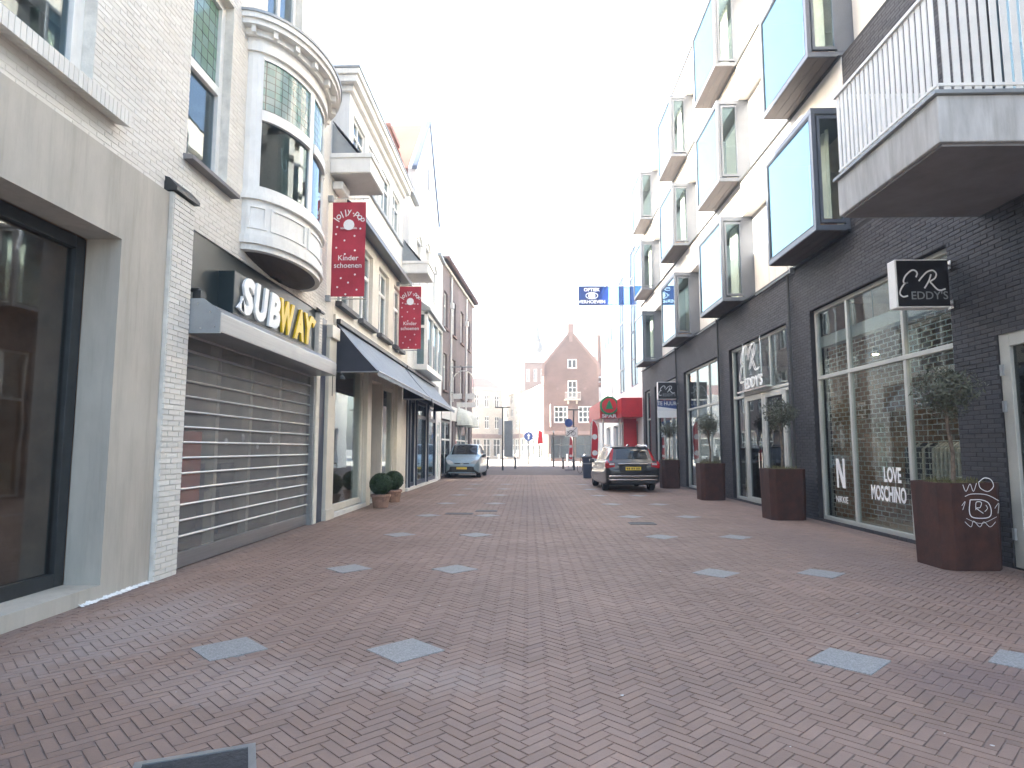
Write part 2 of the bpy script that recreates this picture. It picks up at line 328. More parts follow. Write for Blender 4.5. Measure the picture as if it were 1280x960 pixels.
def wall(mb, pl, s, y0, y1, z0, z1, ops, d=.3):
    ys = sorted({y0, y1, *[min(max(v, y0), y1) for o in ops for v in o[:2]]}); zs = sorted({z0, z1, *[min(max(v, z0), z1) for o in ops for v in o[2:4]]})
    hole = lambda y, z: any(o[0] < y < o[1] and o[2] < z < o[3] for o in ops)
    b = pl-s*d; ny, nz = len(ys)-1, len(zs)-1
    H = [[hole((ys[i]+ys[i+1])/2, (zs[k]+zs[k+1])/2) for k in range(nz)] for i in range(ny)]
    for i in range(ny):
        for k in range(nz):
            if H[i][k]: continue
            a, c, e, g = ys[i], ys[i+1], zs[k], zs[k+1]
            mb.quad((pl, a, e), (pl, c, e), (pl, c, g), (pl, a, g)); mb.quad((b, a, e), (b, a, g), (b, c, g), (b, c, e))
            if i == 0 or H[i-1][k]: mb.quad((pl, a, e), (pl, a, g), (b, a, g), (b, a, e))
            if i == ny-1 or H[i+1][k]: mb.quad((pl, c, e), (b, c, e), (b, c, g), (pl, c, g))
            if k == 0 or H[i][k-1]: mb.quad((pl, a, e), (b, a, e), (b, c, e), (pl, c, e))
            if k == nz-1 or H[i][k+1]: mb.quad((pl, a, g), (pl, c, g), (b, c, g), (b, a, g))
    return mb
def window(parent, pl, s, y0, y1, z0, z1, rec, fm, gm, fw=.07, mull=(), trans=(), name='window', fd=.07, mw=None, top_gm=None):
    """frame with mullions at local y and transoms at z; each pane its own child"""
    mw = mw or fw; mb = MB(); o0, o1 = -rec-fd, -rec
    fb(mb, pl, s, y0, y0+fw, z0, z1, o0, o1); fb(mb, pl, s, y1-fw, y1, z0, z1, o0, o1)
    fb(mb, pl, s, y0+fw, y1-fw, z0, z0+fw, o0, o1); fb(mb, pl, s, y0+fw, y1-fw, z1-fw, z1, o0, o1)
    ye = [y0+fw]+[m for m in mull]+[y1-fw]; ze = [z0+fw]+[t for t in trans]+[z1-fw]
    for m in mull: fb(mb, pl, s, m-mw/2, m+mw/2, z0+fw, z1-fw, o0+.004, o1-.004)
    for t in trans: fb(mb, pl, s, y0+fw, y1-fw, t-mw/2, t+mw/2, o0+.002, o1+.003)
    w = mb.build(name, fm, parent, bevel=.006)
    xg = pl-s*(rec+fd/2)
    for i in range(len(ye)-1):
        for k in range(len(ze)-1):
            g = gm if not (top_gm and k == len(ze)-2 and len(ze) > 2) else top_gm
            MB().box(xg-.006, xg+.006, ye[i]+(mw/2 if i else 0)-.005, ye[i+1]-(mw/2 if i < len(ye)-2 else 0)+.005,
                     ze[k]+(mw/2 if k else 0)-.005, ze[k+1]-(mw/2 if k < len(ze)-2 else 0)+.005).build('pane', g, w)
    return w
def room(parent, x0, x1, y0, y1, z0, z1, m, fl=None, open_x=None):
    """inside of a room: back, sides, ceiling and floor; open towards open_x"""
    mb = MB(); xb = x1 if open_x == x0 else x0; t = .05*(1 if xb > open_x else -1)
    mb.box(xb, xb+t, y0, y1, z0, z1); mb.box(x0, x1, y0-.05, y0, z0, z1); mb.box(x0, x1, y1, y1+.05, z0, z1); mb.box(x0, x1, y0-.05, y1+.05, z1, z1+.05)
    o = mb.build('interior', m, parent); MB().box(x0, x1, y0-.05, y1+.05, z0-.05, z0).build('interior_floor', fl or M['floor_in'], parent); return o
def brick_face(parent, pl, s, y0, y1, z0, z1, ops, m, near=0, bl=.21, bh=.05, j=.010, pr=.005, name='brick', jit=.002, eye=(0, 0, EYE)):
    """real bricks laid on a wall: the ones that show largest are single parts, the rest one part of kind stuff"""
    pb = []; row = 0; z = z0
    while z+bh <= z1+1e-6:
        y = y0-(bl+j)/2*(row % 2)
        while y < y1:
            a, b = max(y, y0), min(y+bl, y1)
            segs = [(a, b)]
            for o in ops:
                if o[2] < z+bh*.5 < o[3]:
                    ns = []
                    for p, q in segs:
                        if q <= o[0] or p >= o[1]: ns.append((p, q)); continue
                        if p < o[0]: ns.append((p, o[0]))
                        if q > o[1]: ns.append((o[1], q))
                    segs = ns
            pb += [(p, q, z) for p, q in segs if q-p > .03]
            y += bl+j
        z += bh+j; row += 1
    def vis(b):
        return (b[0]-eye[1])**2+(b[2]-eye[2])**2 if b[0] > 4.2 else 1e6+b[0]
    pb.sort(key=vis); full = {}
    base = wloc(parent)
    for p, q, zz in pb[:near]:
        key = round(q-p, 3)
        if key not in full:
            t = MB(); h = (q-p)/2; e = .004
            fo = [(s*pr, -h+e, e), (s*pr, h-e, e), (s*pr, h-e, bh-e), (s*pr, -h+e, bh-e)]; ba = [(0, -h, 0), (0, h, 0), (0, h, bh), (0, -h, bh)]
            t.v = fo+ba; t.f = [(0, 1, 2, 3), (0, 4, 5, 1), (1, 5, 6, 2), (2, 6, 7, 3), (3, 7, 4, 0)]
            full[key] = t.mesh(name, m)
        link(name, full[key], parent, Vector((pl+s*random.uniform(-jit, jit), (p+q)/2, zz))-base)
    r = MB()
    for p, q, zz in pb[near:]:
        x = pl+s*(pr+random.uniform(-jit, jit)); e = .004; i = len(r.v)
        r.v += [(x, p+e, zz+e), (x, q-e, zz+e), (x, q-e, zz+bh-e), (x, p+e, zz+bh-e), (pl, p, zz), (pl, q, zz), (pl, q, zz+bh), (pl, p, zz+bh)]
        r.f += [tuple(i+k for k in t) for t in ((0, 1, 2, 3), (0, 4, 5, 1), (1, 5, 6, 2), (2, 6, 7, 3), (3, 7, 4, 0))]
    if r.f: tag(r.build('brick_courses', m, parent), kind='stuff')
# text: local x right, y up, z towards the reader
FACE = {'+X': Matrix(((0, 0, 1), (1, 0, 0), (0, 1, 0))), '-X': Matrix(((0, 0, -1), (-1, 0, 0), (0, 1, 0))), '-Y': Matrix(((1, 0, 0), (0, 0, -1), (0, 1, 0)))}
def text_pts(t, h, ext=.004, off=0, shear=0, xs=1, space=1):
    cu = bpy.data.curves.new('t', 'FONT'); cu.body = t; cu.size = 1; cu.extrude = 0; cu.offset = off; cu.shear = shear; cu.space_character = space
    cu.resolution_u = 3; cu.align_x = 'CENTER'
    o = bpy.data.objects.new('t', cu); col.objects.link(o); bpy.context.view_layer.update()
    me = bpy.data.meshes.new_from_object(o.evaluated_get(bpy.context.evaluated_depsgraph_get()))
    vs_ = [v.co.copy() for v in me.vertices]; fs = [tuple(p.vertices) for p in me.polygons]
    bpy.data.objects.remove(o); bpy.data.curves.remove(cu); bpy.data.meshes.remove(me)
    y0 = min(v.y for v in vs_); y1 = max(v.y for v in vs_); k = h/(y1-y0)
    mb = MB(); n = len(vs_)
    mb.v = [(v.x*k*xs, (v.y-(y0+y1)/2)*k, ext) for v in vs_]+[(v.x*k*xs, (v.y-(y0+y1)/2)*k, 0) for v in vs_]
    ec = {}
    for f in fs:
        for a, b in zip(f, f[1:]+f[:1]): ec[(a, b)] = 1
    mb.f = [f for f in fs]+[tuple(n+i for i in f[::-1]) for f in fs]
    mb.f += [(b, a, n+a, n+b) for (a, b) in ec if (b, a) not in ec]
    return mb
def face_to(mb, face, p):
    m = FACE[face]; p = Vector(p); mb.v = [tuple(p+m @ Vector(v)) for v in mb.v]; return mb
def stroke(pts, w, ext=.004):
    """flat pen stroke through points (local x right, y up)"""
    P = [Vector(p) for p in pts]; Q = []
    for i in range(len(P)-1):
        a, b, c, d = P[max(i-1, 0)], P[i], P[i+1], P[min(i+2, len(P)-1)]
        for k in range(5):
            t = k/5; Q.append(.5*((2*b)+(c-a)*t+(2*a-5*b+4*c-d)*t*t+(3*b-a-3*c+d)*t**3))
    Q.append(P[-1]); mb = MB(); n = len(Q)
    for i, q in enumerate(Q):
        t = (Q[min(i+1, n-1)]-Q[max(i-1, 0)]).normalized(); nn = Vector((-t.y, t.x))*w/2
        mb.v += [(q.x+nn.x, q.y+nn.y, ext), (q.x-nn.x, q.y-nn.y, ext)]
    for i in range(n-1): mb.f.append((2*i, 2*i+1, 2*i+3, 2*i+2))
    return mb
def join(*ms):
    r = MB()
    for m in ms:
        i = len(r.v); r.v += m.v; r.f += [tuple(i+k for k in f) for f in m.f]
    return r

XL, XR = -4.2, 5.9
# ------------------------------------------------------------------ ground
g = MB().box(-400, 400, -100, 900, -.5, -.06).build('ground', M['earth']); tag(g, 'wide flat ground under and around the town', 'ground', kind='structure')
street = MB().box(-6.0, 8.0, -6, 36, -.05, -.0055).build('street', M['joint']); tag(street, 'shopping street paved with red clay bricks in herringbone', 'street', kind='structure')
road = MB().box(-9, 11, 36, 54, -.05, -.002).build('street_far_end', M['road']); tag(road, 'far stretch of the red brick street before the square', 'street', kind='structure')
plaza = MB().box(-60, 60, 54, 130, -.05, .002).build('town_square', M['plaza']); tag(plaza, 'pale sunlit stone paving of the square beyond the street', 'square', kind='structure')
BL, BW = .2, .2/3
def paving():
    n = 3; w = BW; c45 = math.sqrt(.5); jn = .0018; e = .003; pv = []
    rng = random.Random(3)
    def emit_b(cx, cy, hl, hw, ang): pv.append((cx, cy, hl, hw, ang))
    # herringbone laid at 45 degrees to the street
    N = 560
    for i in range(-N, N):
        for k in range(-N, N):
            d = (i-k) % (2*n)
            if d == 0: u, v, a = i*w+BL/2, k*w+w/2, 0
            elif d == 2*n-1: u, v, a = i*w+w/2, k*w+BL/2, 90
            else: continue
            x = (u-v)*c45; y = (u+v)*c45
            if 1.2 < y < 36 and XL+.42 < x < XR+.15: emit_b(x, y, BL/2, w/2, a+45)
    # running courses along the left house fronts
    row = 0; x = XL-.45
    while x < XL+.46:
        y = 1.2+(row % 2)*BL/2
        while y < 36: emit_b(x, y, BL/2, w/2, 90); y += BL
        x += w; row += 1
    def corners(b):
        cx, cy, hl, hw, a = b; ca, sa = math.cos(R(a)), math.sin(R(a)); z = rng.uniform(-.0018, .0018); tx = rng.uniform(-.006, .006); ty = rng.uniform(-.006, .006)
        top = [(lx, ly) for lx, ly in ((-hl+jn+e, -hw+jn+e), (hl-jn-e, -hw+jn+e), (hl-jn-e, hw-jn-e), (-hl+jn+e, hw-jn-e))]
        bot = [(lx, ly) for lx, ly in ((-hl+jn, -hw+jn), (hl-jn, -hw+jn), (hl-jn, hw-jn), (-hl+jn, hw-jn))]
        T = [(lx*ca-ly*sa, lx*sa+ly*ca, z+lx*tx+ly*ty) for lx, ly in top]; B = [(lx*ca-ly*sa, lx*sa+ly*ca, -.016) for lx, ly in bot]
        return T+B
    FQ = ((0, 1, 2, 3), (0, 4, 5, 1), (1, 5, 6, 2), (2, 6, 7, 3), (3, 7, 4, 0))
    hidden = lambda b: any(abs((b[0]-s[0])*c45+(b[1]-s[1])*c45) < s[2]-.05 and abs(-(b[0]-s[0])*c45+(b[1]-s[1])*c45) < s[2]-.05 for s in SLABS)
    pv = [b for b in pv if not hidden(b)]
    inview = [b for b in pv if b[1] > 2.95 and abs(b[0]+.03*b[1]*0) < b[1]*.80 and b[0] > XL]
    inview.sort(key=lambda b: b[1]); near = set(id(b) for b in inview[:300]); proto = {}
    for b in inview[:300]:
        key = (b[4], rng.randrange(4))
        if key not in proto:
            t = MB(); t.v = corners((0, 0, b[2], b[3], b[4])); t.f = list(FQ); proto[key] = t.mesh('paver', M['paver'])
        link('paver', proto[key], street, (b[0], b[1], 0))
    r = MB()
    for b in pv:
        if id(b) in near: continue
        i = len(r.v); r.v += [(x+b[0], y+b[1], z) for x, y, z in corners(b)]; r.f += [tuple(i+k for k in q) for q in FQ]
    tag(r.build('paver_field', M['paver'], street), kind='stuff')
SLABS = []
for y in (4.72, 7.85, 10.95, 14.1, 17.2, 20.3, 23.4, 26.5):
    for x in (-2.18, -.89, 2.2, 3.42): SLABS.append((x, y+(-.1 if x > 0 else .06), .205))
sl = MB(); c = .205*math.sqrt(2)
for k in range(4): pass
sl.v = [(0, -c+.006, .005), (c-.006, 0, .005), (0, c-.006, .005), (-c+.006, 0, .005), (0, -c, -.04), (c, 0, -.04), (0, c, -.04), (-c, 0, -.04)]
sl.f = [(0, 1, 2, 3), (0, 4, 5, 1), (1, 5, 6, 2), (2, 6, 7, 3), (3, 7, 4, 0)]
slm = sl.mesh('stone_slab', M['slab'])
for x, y, s in SLABS: link('stone_slab', slm, street, (x, y, random.uniform(-.001, .002)))
paving()
# drain covers and the hatch
def cover(name, x, y, w, d, ang, bars, frame='steel'):
    ca, sa = math.cos(R(ang)), math.sin(R(ang))
    def rot(mb): mb.v = [(x+a*ca-b*sa, y+a*sa+b*ca, z) for a, b, z in mb.v]; return mb
    f = MB(); t = .035
    f.box(-w/2, w/2, -d/2, -d/2+t, -.03, .008).box(-w/2, w/2, d/2-t, d/2, -.03, .008).box(-w/2, -w/2+t, -d/2+t, d/2-t, -.03, .008).box(w/2-t, w/2, -d/2+t, d/2-t, -.03, .008)
    o = rot(f).build(name, M[frame], street); MB
    p = MB().box(-w/2+t, w/2-t, -d/2+t, d/2-t, -.03, .003)
    for k in range(bars):
        q = -w/2+t+(k+.5)*(w-2*t)/bars; p.box(q-.008, q+.008, -d/2+t+.02, d/2-t-.02, .0025, .007)
    rot(p).build('cover_plate', M['iron'], o)
fl_ = MB()
for _ in range(34):                                        # flattened gum and paper specks
    x = random.uniform(-3.6, 5.3); y = random.uniform(2.6, 14); q = random.uniform(.005, .014); a0 = random.random()*3
    fl_.quad(*[(x+q*random.uniform(.6, 1.2)*math.cos(a0+k*1.05), y+q*random.uniform(.6, 1.2)*math.sin(a0+k*1.05), .006) for k in range(6)])
tag(fl_.build('gum_specks', M['concrete'], street), kind='stuff')
cover('access_hatch', -1.50, 2.99, .52, .42, 24, 9)
cover('drain_grate', 2.22, 12.75, .5, .36, 0, 8, 'iron'); cover('drain_grate', -.98, 15.2, .5, .36, 0, 8, 'iron'); cover('drain_grate', -1.55, 14.55, .62, .3, 0, 8, 'iron')

# ------------------------------------------------------------------ left: white brick building with plaster shopfront, round oriel
WB = empty('white_brick_building', (XL, 5, 0), 'tall white painted brick building with plaster shop window, roller shutter bay and round oriel', 'building')
OW1, OW2, OSH, OPL = (3.2, 5.75, 4.92, 7.2), (7.45, 8.5, 5.06, 7.75), (7.55, 12.5, -.01, 4.2), (-2.4, 6.25, .14, 3.58)
OOR = (9.3, 11.3, 5.0, 7.4); OUP = (9.6, 11.1, 8.35, 10.2); OUP2 = (4.0, 5.6, 8.2, 10.2)
ops = [OW1, OW2, OSH, (-2.6, 6.8, -.01, 4.2), OOR, OUP, OUP2]
wall(MB(), XL, 1, -3, 12.98, 0, 15.2, ops, .3).build('wall', M['wmortar'], WB)
MB().box(XL-9.2, XL-9, -3, 12.98, 0, 15.2).build('rear_wall', M['wmortar'], WB)
MB().box(XL-9, XL-.3, -3, -2.8, 0, 15.2).box(XL-9, XL-.3, 12.8, 12.98, 0, 15.2).box(XL-9, XL+.12, -3, 12.98, 15.2, 15.45).each('roof_slab', M['wpaint'], WB)
ops2 = ops+[(-3, 7.55, -.1, 4.42), (8.98, 11.62, 4.3, 7.95)]
brick_face(WB, XL, 1, 3.0, 12.98, 4.24, 9.6, ops2+[(7.0, 7.55, 4.2, 4.56)], M['wbrick'], near=300)
# plaster front
wall(MB(), XL+.06, 1, -3, 7.05, 0, 4.4, [OPL], .36).build('plaster_front', M['plaster'], WB, bevel=.01)
MB().box(XL-.5, XL-.30, -2.4, 6.24, 0, .14).box(XL-.305, XL-.14, -2.4, 6.2, 0, .135).each('window_step', M['concrete'], WB, bevel=.008)
sm = MB(); pw = [(random.uniform(.015, .07), random.uniform(.008, .035)) for _ in range(60)]
for k in range(59):
    y0, y1 = 5.95+k*.019, 5.95+(k+1)*.019; (a, h), (b, g_) = pw[k], pw[k+1]
    sm.quad((XL+.062, y0, h), (XL+.062, y1, g_), (XL+.062+b, y1, .004), (XL+.062+a, y0, .004))
sm.build('filler_smear', M['smear'], WB)
window(WB, XL, 1, -2.4, 6.24, .14, 3.57, .3, M['dkframe'], M['gl_dk'], .13, mull=(-.6, 1.0, 2.4, 4.75), fd=.1, mw=.11)
room(WB, XL-3.4, XL-.3, -2.6, 6.3, .1, 3.7, M['inside_dk'], M['floor_in'], open_x=XL-.3)
ib = MB().box(XL-2.4, XL-1.8, 3.0, 4.6, .12, 1.0).box(XL-1.5, XL-1.0, 5.2, 5.9, .12, .6); ib.each('display_plinth', M['pinkwood'], WB)
# brick pier with lead cap
pr = MB().box(XL+.01, XL+.10, 7.06, 7.52, 0, 4.42).build('pier_core', M['wmortar'], WB)
pbm = {}
for k in range(72):
    z = .004+k*.0612
    for a, b in (((7.07, 7.27), (7.28, 7.51)) if k % 2 else ((7.07, 7.17), (7.18, 7.40), (7.41, 7.51))):
        key = round(b-a, 3)
        if key not in pbm: pbm[key] = MB().box(0, .016, -(b-a)/2, (b-a)/2, 0, .05).mesh('brick', M['wbrick'])
        link('brick', pbm[key], pr, Vector((XL+.098+random.uniform(-.002, .003), (a+b)/2, z))-wloc(pr))
    side = MB()
MB().prism([(XL, 4.60), (XL+.06, 4.58), (XL+.155, 4.47), (XL+.155, 4.43), (XL, 4.43)], 'Y', 7.03, 7.55).build('lead_cap', M['dkframe'], WB)
# upper windows
window(WB, XL, 1, *OW1, .12, M['wpaint'], M['gl_up'], .14, mull=(4.4,), fd=.12)
window(WB, XL, 1, *OW2, .12, M['wpaint'], M['gl_up'], .10, trans=(6.42,), fd=.12, mw=.12, top_gm=M['stain2'])
window(WB, XL, 1, *OUP, .12, M['wpaint'], M['gl_up'], .10, mull=(10.35,), fd=.1)
window(WB, XL, 1, *OUP2, .12, M['wpaint'], M['gl_up'], .10, mull=(4.8,), fd=.1)
room(WB, XL-3, XL-.3, 3.1, 12.5, 4.5, 7.9, M['inside'], open_x=XL-.3)
room(WB, XL-3, XL-.3, 3.1, 12.5, 8.1, 11, M['inside'], open_x=XL-.3)
k = 0; sb = None
o = MB().box(XL-.10, XL+.05, 3.0, 6.05, 4.84, 4.915).build('window_sill', M['wmortar'], WB); k = 0
rlm = MB().prism([(0, 0), (.17, -.05), (.17, .10), (0, .155)], 'Y', -.026, .026).mesh('brick', M['wbrick'])
while 3.0+k*.06 < 6.08: link('brick', rlm, o, Vector((XL+.005, 3.03+k*.06, 4.745))-wloc(o)); k += 1
MB().prism([(XL-.12, 5.07), (XL+.13, 5.02), (XL+.13, 4.97), (XL, 4.97), (XL-.12, 5.0)], 'Y', 7.38, 8.66).build('window_sill', M['concrete_dk'], WB)
MB().tube([(XL, 8.98, 3.98), (XL+.1, 8.98, 3.98)], .02)
# shutter bay: fascia, room behind
MB().box(XL-.12, XL-.02, 7.55, 12.42, 3.0, 4.2).build('fascia_panel', M['fascia'], WB)
MB().tube([(XL+.0, 7.72, 3.42), (XL+.10, 7.72, 3.42), (XL+.13, 7.72, 3.36)], .03).box(XL+.06, XL+.16, 7.66, 7.78, 3.3, 3.40).build('floodlight', M['dkframe'], WB)
MB().box(XL-.2, XL+.05, 12.42, 12.62, 0, 4.15).build('corner_post', M['wmortar'], WB)
bk = MB()
for q in range(20): bk.box(XL+.05, XL+.065, 12.43, 12.61, 2.95+q*.061, 3.0+q*.061)
bk.build('brick_courses', M['wbrick'], WB)
MB().prism([(XL-.02, 4.28), (XL+.1, 4.18), (XL+.1, 4.15), (XL-.02, 4.15)], 'Y', 12.40, 12.64).build('lead_cap', M['dkframe'], WB)
MB().box(XL-.2, XL+.04, 12.62, 12.97, 0, 4.1).build('dark_pilaster', M['bpaint'], WB)
room(WB, XL-4.5, XL-.3, 7.4, 12.6, 0, 3.3, M['inside'], open_x=XL-.3)
it = MB().box(XL-.26, XL-.22, 7.72, 8.6, .72, 1.68); it.build('menu_board', M['orange'], WB)
it = MB()
for y in (9.0, 10.1, 11.3): it.box(XL-.36, XL-.24, y, y+.10, 0, 3.0)
it.each('shopfront_post', M['cpaint'], WB)
it = MB().box(XL-.33, XL-.29, 8.9, 12.4, .86, .9).box(XL-2.6, XL-1.9, 8.5, 12, 0, 1.1).box(XL-1.6, XL-1.2, 9.5, 10.3, 0, .78).box(XL-1.5, XL-1.1, 11, 11.5, 0, 1.2); it.each('counter', M['steel'], WB)
it = MB()
for y, z in ((9.35, 1.55), (10.45, 1.5), (11.0, 1.6), (9.9, 1.62)): it.prism([(y+.06*math.cos(a*.7), z+.06*math.sin(a*.7)) for a in range(9)], 'X', XL-.25, XL-.24)
it.each('window_sticker', M['print_w'], WB)

# round oriel
OC, OA, OD = 10.3, 1.3, .62
def el(th, da=0, dd=0): return (XL+(OD+dd)*math.sin(R(th)), OC+(OA+da)*math.cos(R(th)))
def band(t0, t1, z0, z1, o0, o1, n=None):
    mb = MB(); n = n or max(2, int(abs(t1-t0)/6)); i = 0
    for k in range(n+1):
        t = t0+(t1-t0)*k/n; a = el(t, o0, o0); b = el(t, o1, o1)
        mb.v += [(a[0], a[1], z0), (b[0], b[1], z0), (b[0], b[1], z1), (a[0], a[1], z1)]
    for k in range(n):
        a = 4*k
        for p, q in ((0, 1), (1, 2), (2, 3), (3, 0)): mb.f.append((a+p, a+q, a+4+q, a+4+p))
    mb.f += [(0, 3, 2, 1), (4*n, 4*n+1, 4*n+2, 4*n+3)]
    return mb
OR = MB()
base = join(band(180, 0, 4.45, 4.58, -.3, .05), band(180, 0, 4.36, 4.45, -.3, .0), band(180, 0, 4.56, 5.14, -.08, 0), band(180, 0, 5.12, 5.19, -.2, .06), band(180, 0, 5.19, 5.24, -.1, .03)).build('oriel', M['wpaint'], WB)
lens = MB(); i0 = 0; ZL = [(1.0, 4.40), (.8, 4.33), (.5, 4.27), (.15, 4.24)]
for fr_, z in ZL:
    for k in range(25):
        t = 180-k*7.5; lens.v.append((XL+OD*fr_*math.sin(R(t)), OC+OA*fr_*math.cos(R(t)), z))
for a in range(3):
    for k in range(24): q = a*25+k; lens.f.append((q, q+25, q+26, q+1))
lens.f.append(tuple(75+k for k in range(25)))
lens.build('oriel_soffit', M['soffit'], base, smooth=True)
for a, b in ((172, 150), (146, 104), (100, 58), (54, 20)):
    join(band(a, b, 4.68, 4.72, 0, .02), band(a, b, 5.0, 5.04, 0, .02), band(a, a-3, 4.72, 5.0, 0, .02), band(b+3, b, 4.72, 5.0, 0, .02)).build('panel_moulding', M['wpaint'], base)
for a, b in ((180, 160), (102, 96), (56, 50), (24, 0)): band(a, b, 5.24, 7.45, -.05, .005).build('mullion', M['wpaint'], base)
for a, b in ((160, 102), (96, 56), (50, 24)):
    for z0, z1, o in ((5.24, 5.34, 0), (6.36, 6.52, .03), (7.33, 7.45, 0)): band(a, b, z0, z1, -.06, o).build('sash_rail', M['wpaint'], base)
    band(a, b, 5.34, 6.37, -.035, -.025).build('pane', M['gl_up'], base)
    band(a, b, 6.52, 7.34, -.035, -.025).build('stained_pane', M['stain'], base)
join(band(180, 0, 7.42, 7.62, -.3, .05), band(180, 0, 7.72, 7.80, -.4, .24), band(180, 0, 7.80, 7.88, -.4, .28), band(180, 0, 7.62, 7.72, -.3, .12)).build('cornice', M['wpaint'], base)
band(180, 0, 7.88, 7.92, -.5, .30).build('lead_roof', M['zinc'], base)
for t in range(170, 5, -20):
    band(t+2, t-2, 7.62, 7.72, .12, .20, 2).build('modillion', M['wpaint'], base)
lp = MB(); lp.tube([(XL+.25, 9.75, 6.25), (XL+.25, 9.8, 5.98), (XL+.25, 9.9, 5.92), (XL+.25, 10.0, 6.0), (XL+.25, 9.95, 6.15)], .012); lp.build('lamp_loop', M['print_w'], base)

# roller shutter
RS = empty('roller_shutter', (XL, 10, 0), 'closed steel roller shutter with perforated slats under its housing box', 'roller shutter')
MB().prism([(XL-.02, 3.25), (XL+.25, 3.25), (XL+.47, 3.10), (XL+.47, 2.86), (XL-.02, 2.86)], 'Y', 7.56, 12.3).build('shutter_box', M['steel'], RS, bevel=.01)
MB().prism([(XL+.0, 3.27), (XL+.26, 3.27), (XL+.485, 3.11), (XL+.485, 2.84), (XL+.0, 2.84)], 'Y', 7.53, 7.557).build('end_plate', M['zinc'], RS)
for k, (x, z) in enumerate(((.06, 3.2), (.2, 3.2), (.36, 3.1), (.42, 2.92), (.25, 2.9), (.08, 2.92))): MB().prism([(XL+x+.012*math.cos(a), z+.012*math.sin(a)) for a in range(6)], 'Y', 7.524, 7.53).build('rivet', M['chrome'], RS)
for y in (7.56, 12.32): MB().box(XL-.1, XL+.035, y, y+.1, 0, 2.86).each('guide_rail', M['steel'], RS, bevel=.004)
zs = [.21+i*.19 for i in range(15)]
for i in range(14):
    z = zs[i]; sp_ = MB().box(XL-.052, XL-.046, 7.66, 12.32, z, z+.168).build('slat', M['shutter'], RS)
    MB().prism([(XL-.06, z+.165), (XL-.03, z+.165), (XL-.022, z+.178), (XL-.03, z+.193), (XL-.06, z+.193)], 'Y', 7.66, 12.32).build('slat_rail', M['steel'], sp_)
MB().box(XL-.07, XL-.03, 7.66, 12.32, .012, .2).build('bottom_bar', M['steel'], RS, bevel=.005)

# big lettered sign over the shutter
SG = empty('shop_sign', (XL, 10, 3.3), 'dark box sign with white and yellow slanted letters over the roller shutter', 'sign')
MB().box(XL-.03, XL+.2, 8.45, 11.6, 3.30, 3.88).build('sign_box', M['fascia'], SG, bevel=.01)
MB().box(XL+.18, XL+.20, 8.44, 11.61, 3.27, 3.30).build('sign_lip', M['signblack'], SG)
yc = 8.62; widths = dict(S=.40, U=.46, B=.44, W=.62, A=.50, Y=.50)
for ch, tot in (('S', .42), ('U', .47), ('B', .44), ('W', .60), ('A', .46), ('Y', .46)):
    t = text_pts(ch, .55, .035, .05, .18); x0 = min(v[0] for v in t.v); x1 = max(v[0] for v in t.v); k = tot/(x1-x0)
    t.v = [((v[0]-x0)*k, v[1], v[2]) for v in t.v]
    if ch == 'S': t = join(t, MB().prism([(-.10, -.22), (.10, -.27), (.06, -.08)], 'Z', 0, .035), MB().prism([(-.02, -.24), (.22, -.24), (.2, -.16), (0, -.16)], 'Z', 0, .034))
    if ch == 'Y': t = join(t, MB().prism([(.40, .27), (.60, .22), (.46, .08)], 'Z', 0, .035), MB().prism([(.36, .16), (.5, .16), (.5, .24), (.3, .24)], 'Z', 0, .034))
    face_to(t, '+X', (XL+.20, yc, 3.60)); yc += tot+.025
    t.build('letter', M['signwhite'] if ch in 'SUB' else M['yellow'], SG)

# ------------------------------------------------------------------ left: cream shop house with dormer
CH = empty('cream_shop_house', (XL, 17.5, 0), 'cream rendered shop house with white dormer storey and two boxed corner hoods', 'building')
w1 = [(13.75, 15.0), (15.6, 16.9), (17.6, 18.9), (19.6, 20.85)]
opsD = [(a, b, 4.68, 6.6) for a, b in w1]+[(13.55, 16.3, .1, 3.5), (16.75, 18.3, .02, 3.3), (18.45, 20.0, .1, 3.3)]
wall(MB(), XL, 1, 13.0, 22.0, 0, 7.7, opsD, .3).build('wall', M['cream'], CH)
MB().box(XL-8, XL-.3, 13.0, 13.2, 0, 7.7).box(XL-8, XL-.3, 21.8, 22.0, 0, 7.7).box(XL-8, XL-.3, 13, 22, 7.6, 7.7).each('side_wall', M['cream'], CH)
for a, b in w1:
    w = window(CH, XL, 1, a, b, 4.68, 6.6, .1, M['wpaint'], M['gl_up'], .09, mull=((a+b)/2,), trans=(5.95,), fd=.09)
    MB().prism([(XL-.1, 4.685), (XL+.14, 4.66), (XL+.14, 4.56), (XL, 4.56), (XL-.1, 4.6)], 'Y', a-.12, b+.12).build('sill', M['tile_dk'], w)
room(CH, XL-3, XL-.3, 13.3, 21.7, 4.5, 7.4, M['inside'], open_x=XL-.3)
MB().prism([(XL, 7.25), (XL+.16, 7.12), (XL+.34, 6.98), (XL+.34, 6.86), (XL, 6.9)], 'Y', 14.3, 20.9).build('blue_ledge', M['bpaint'], CH)
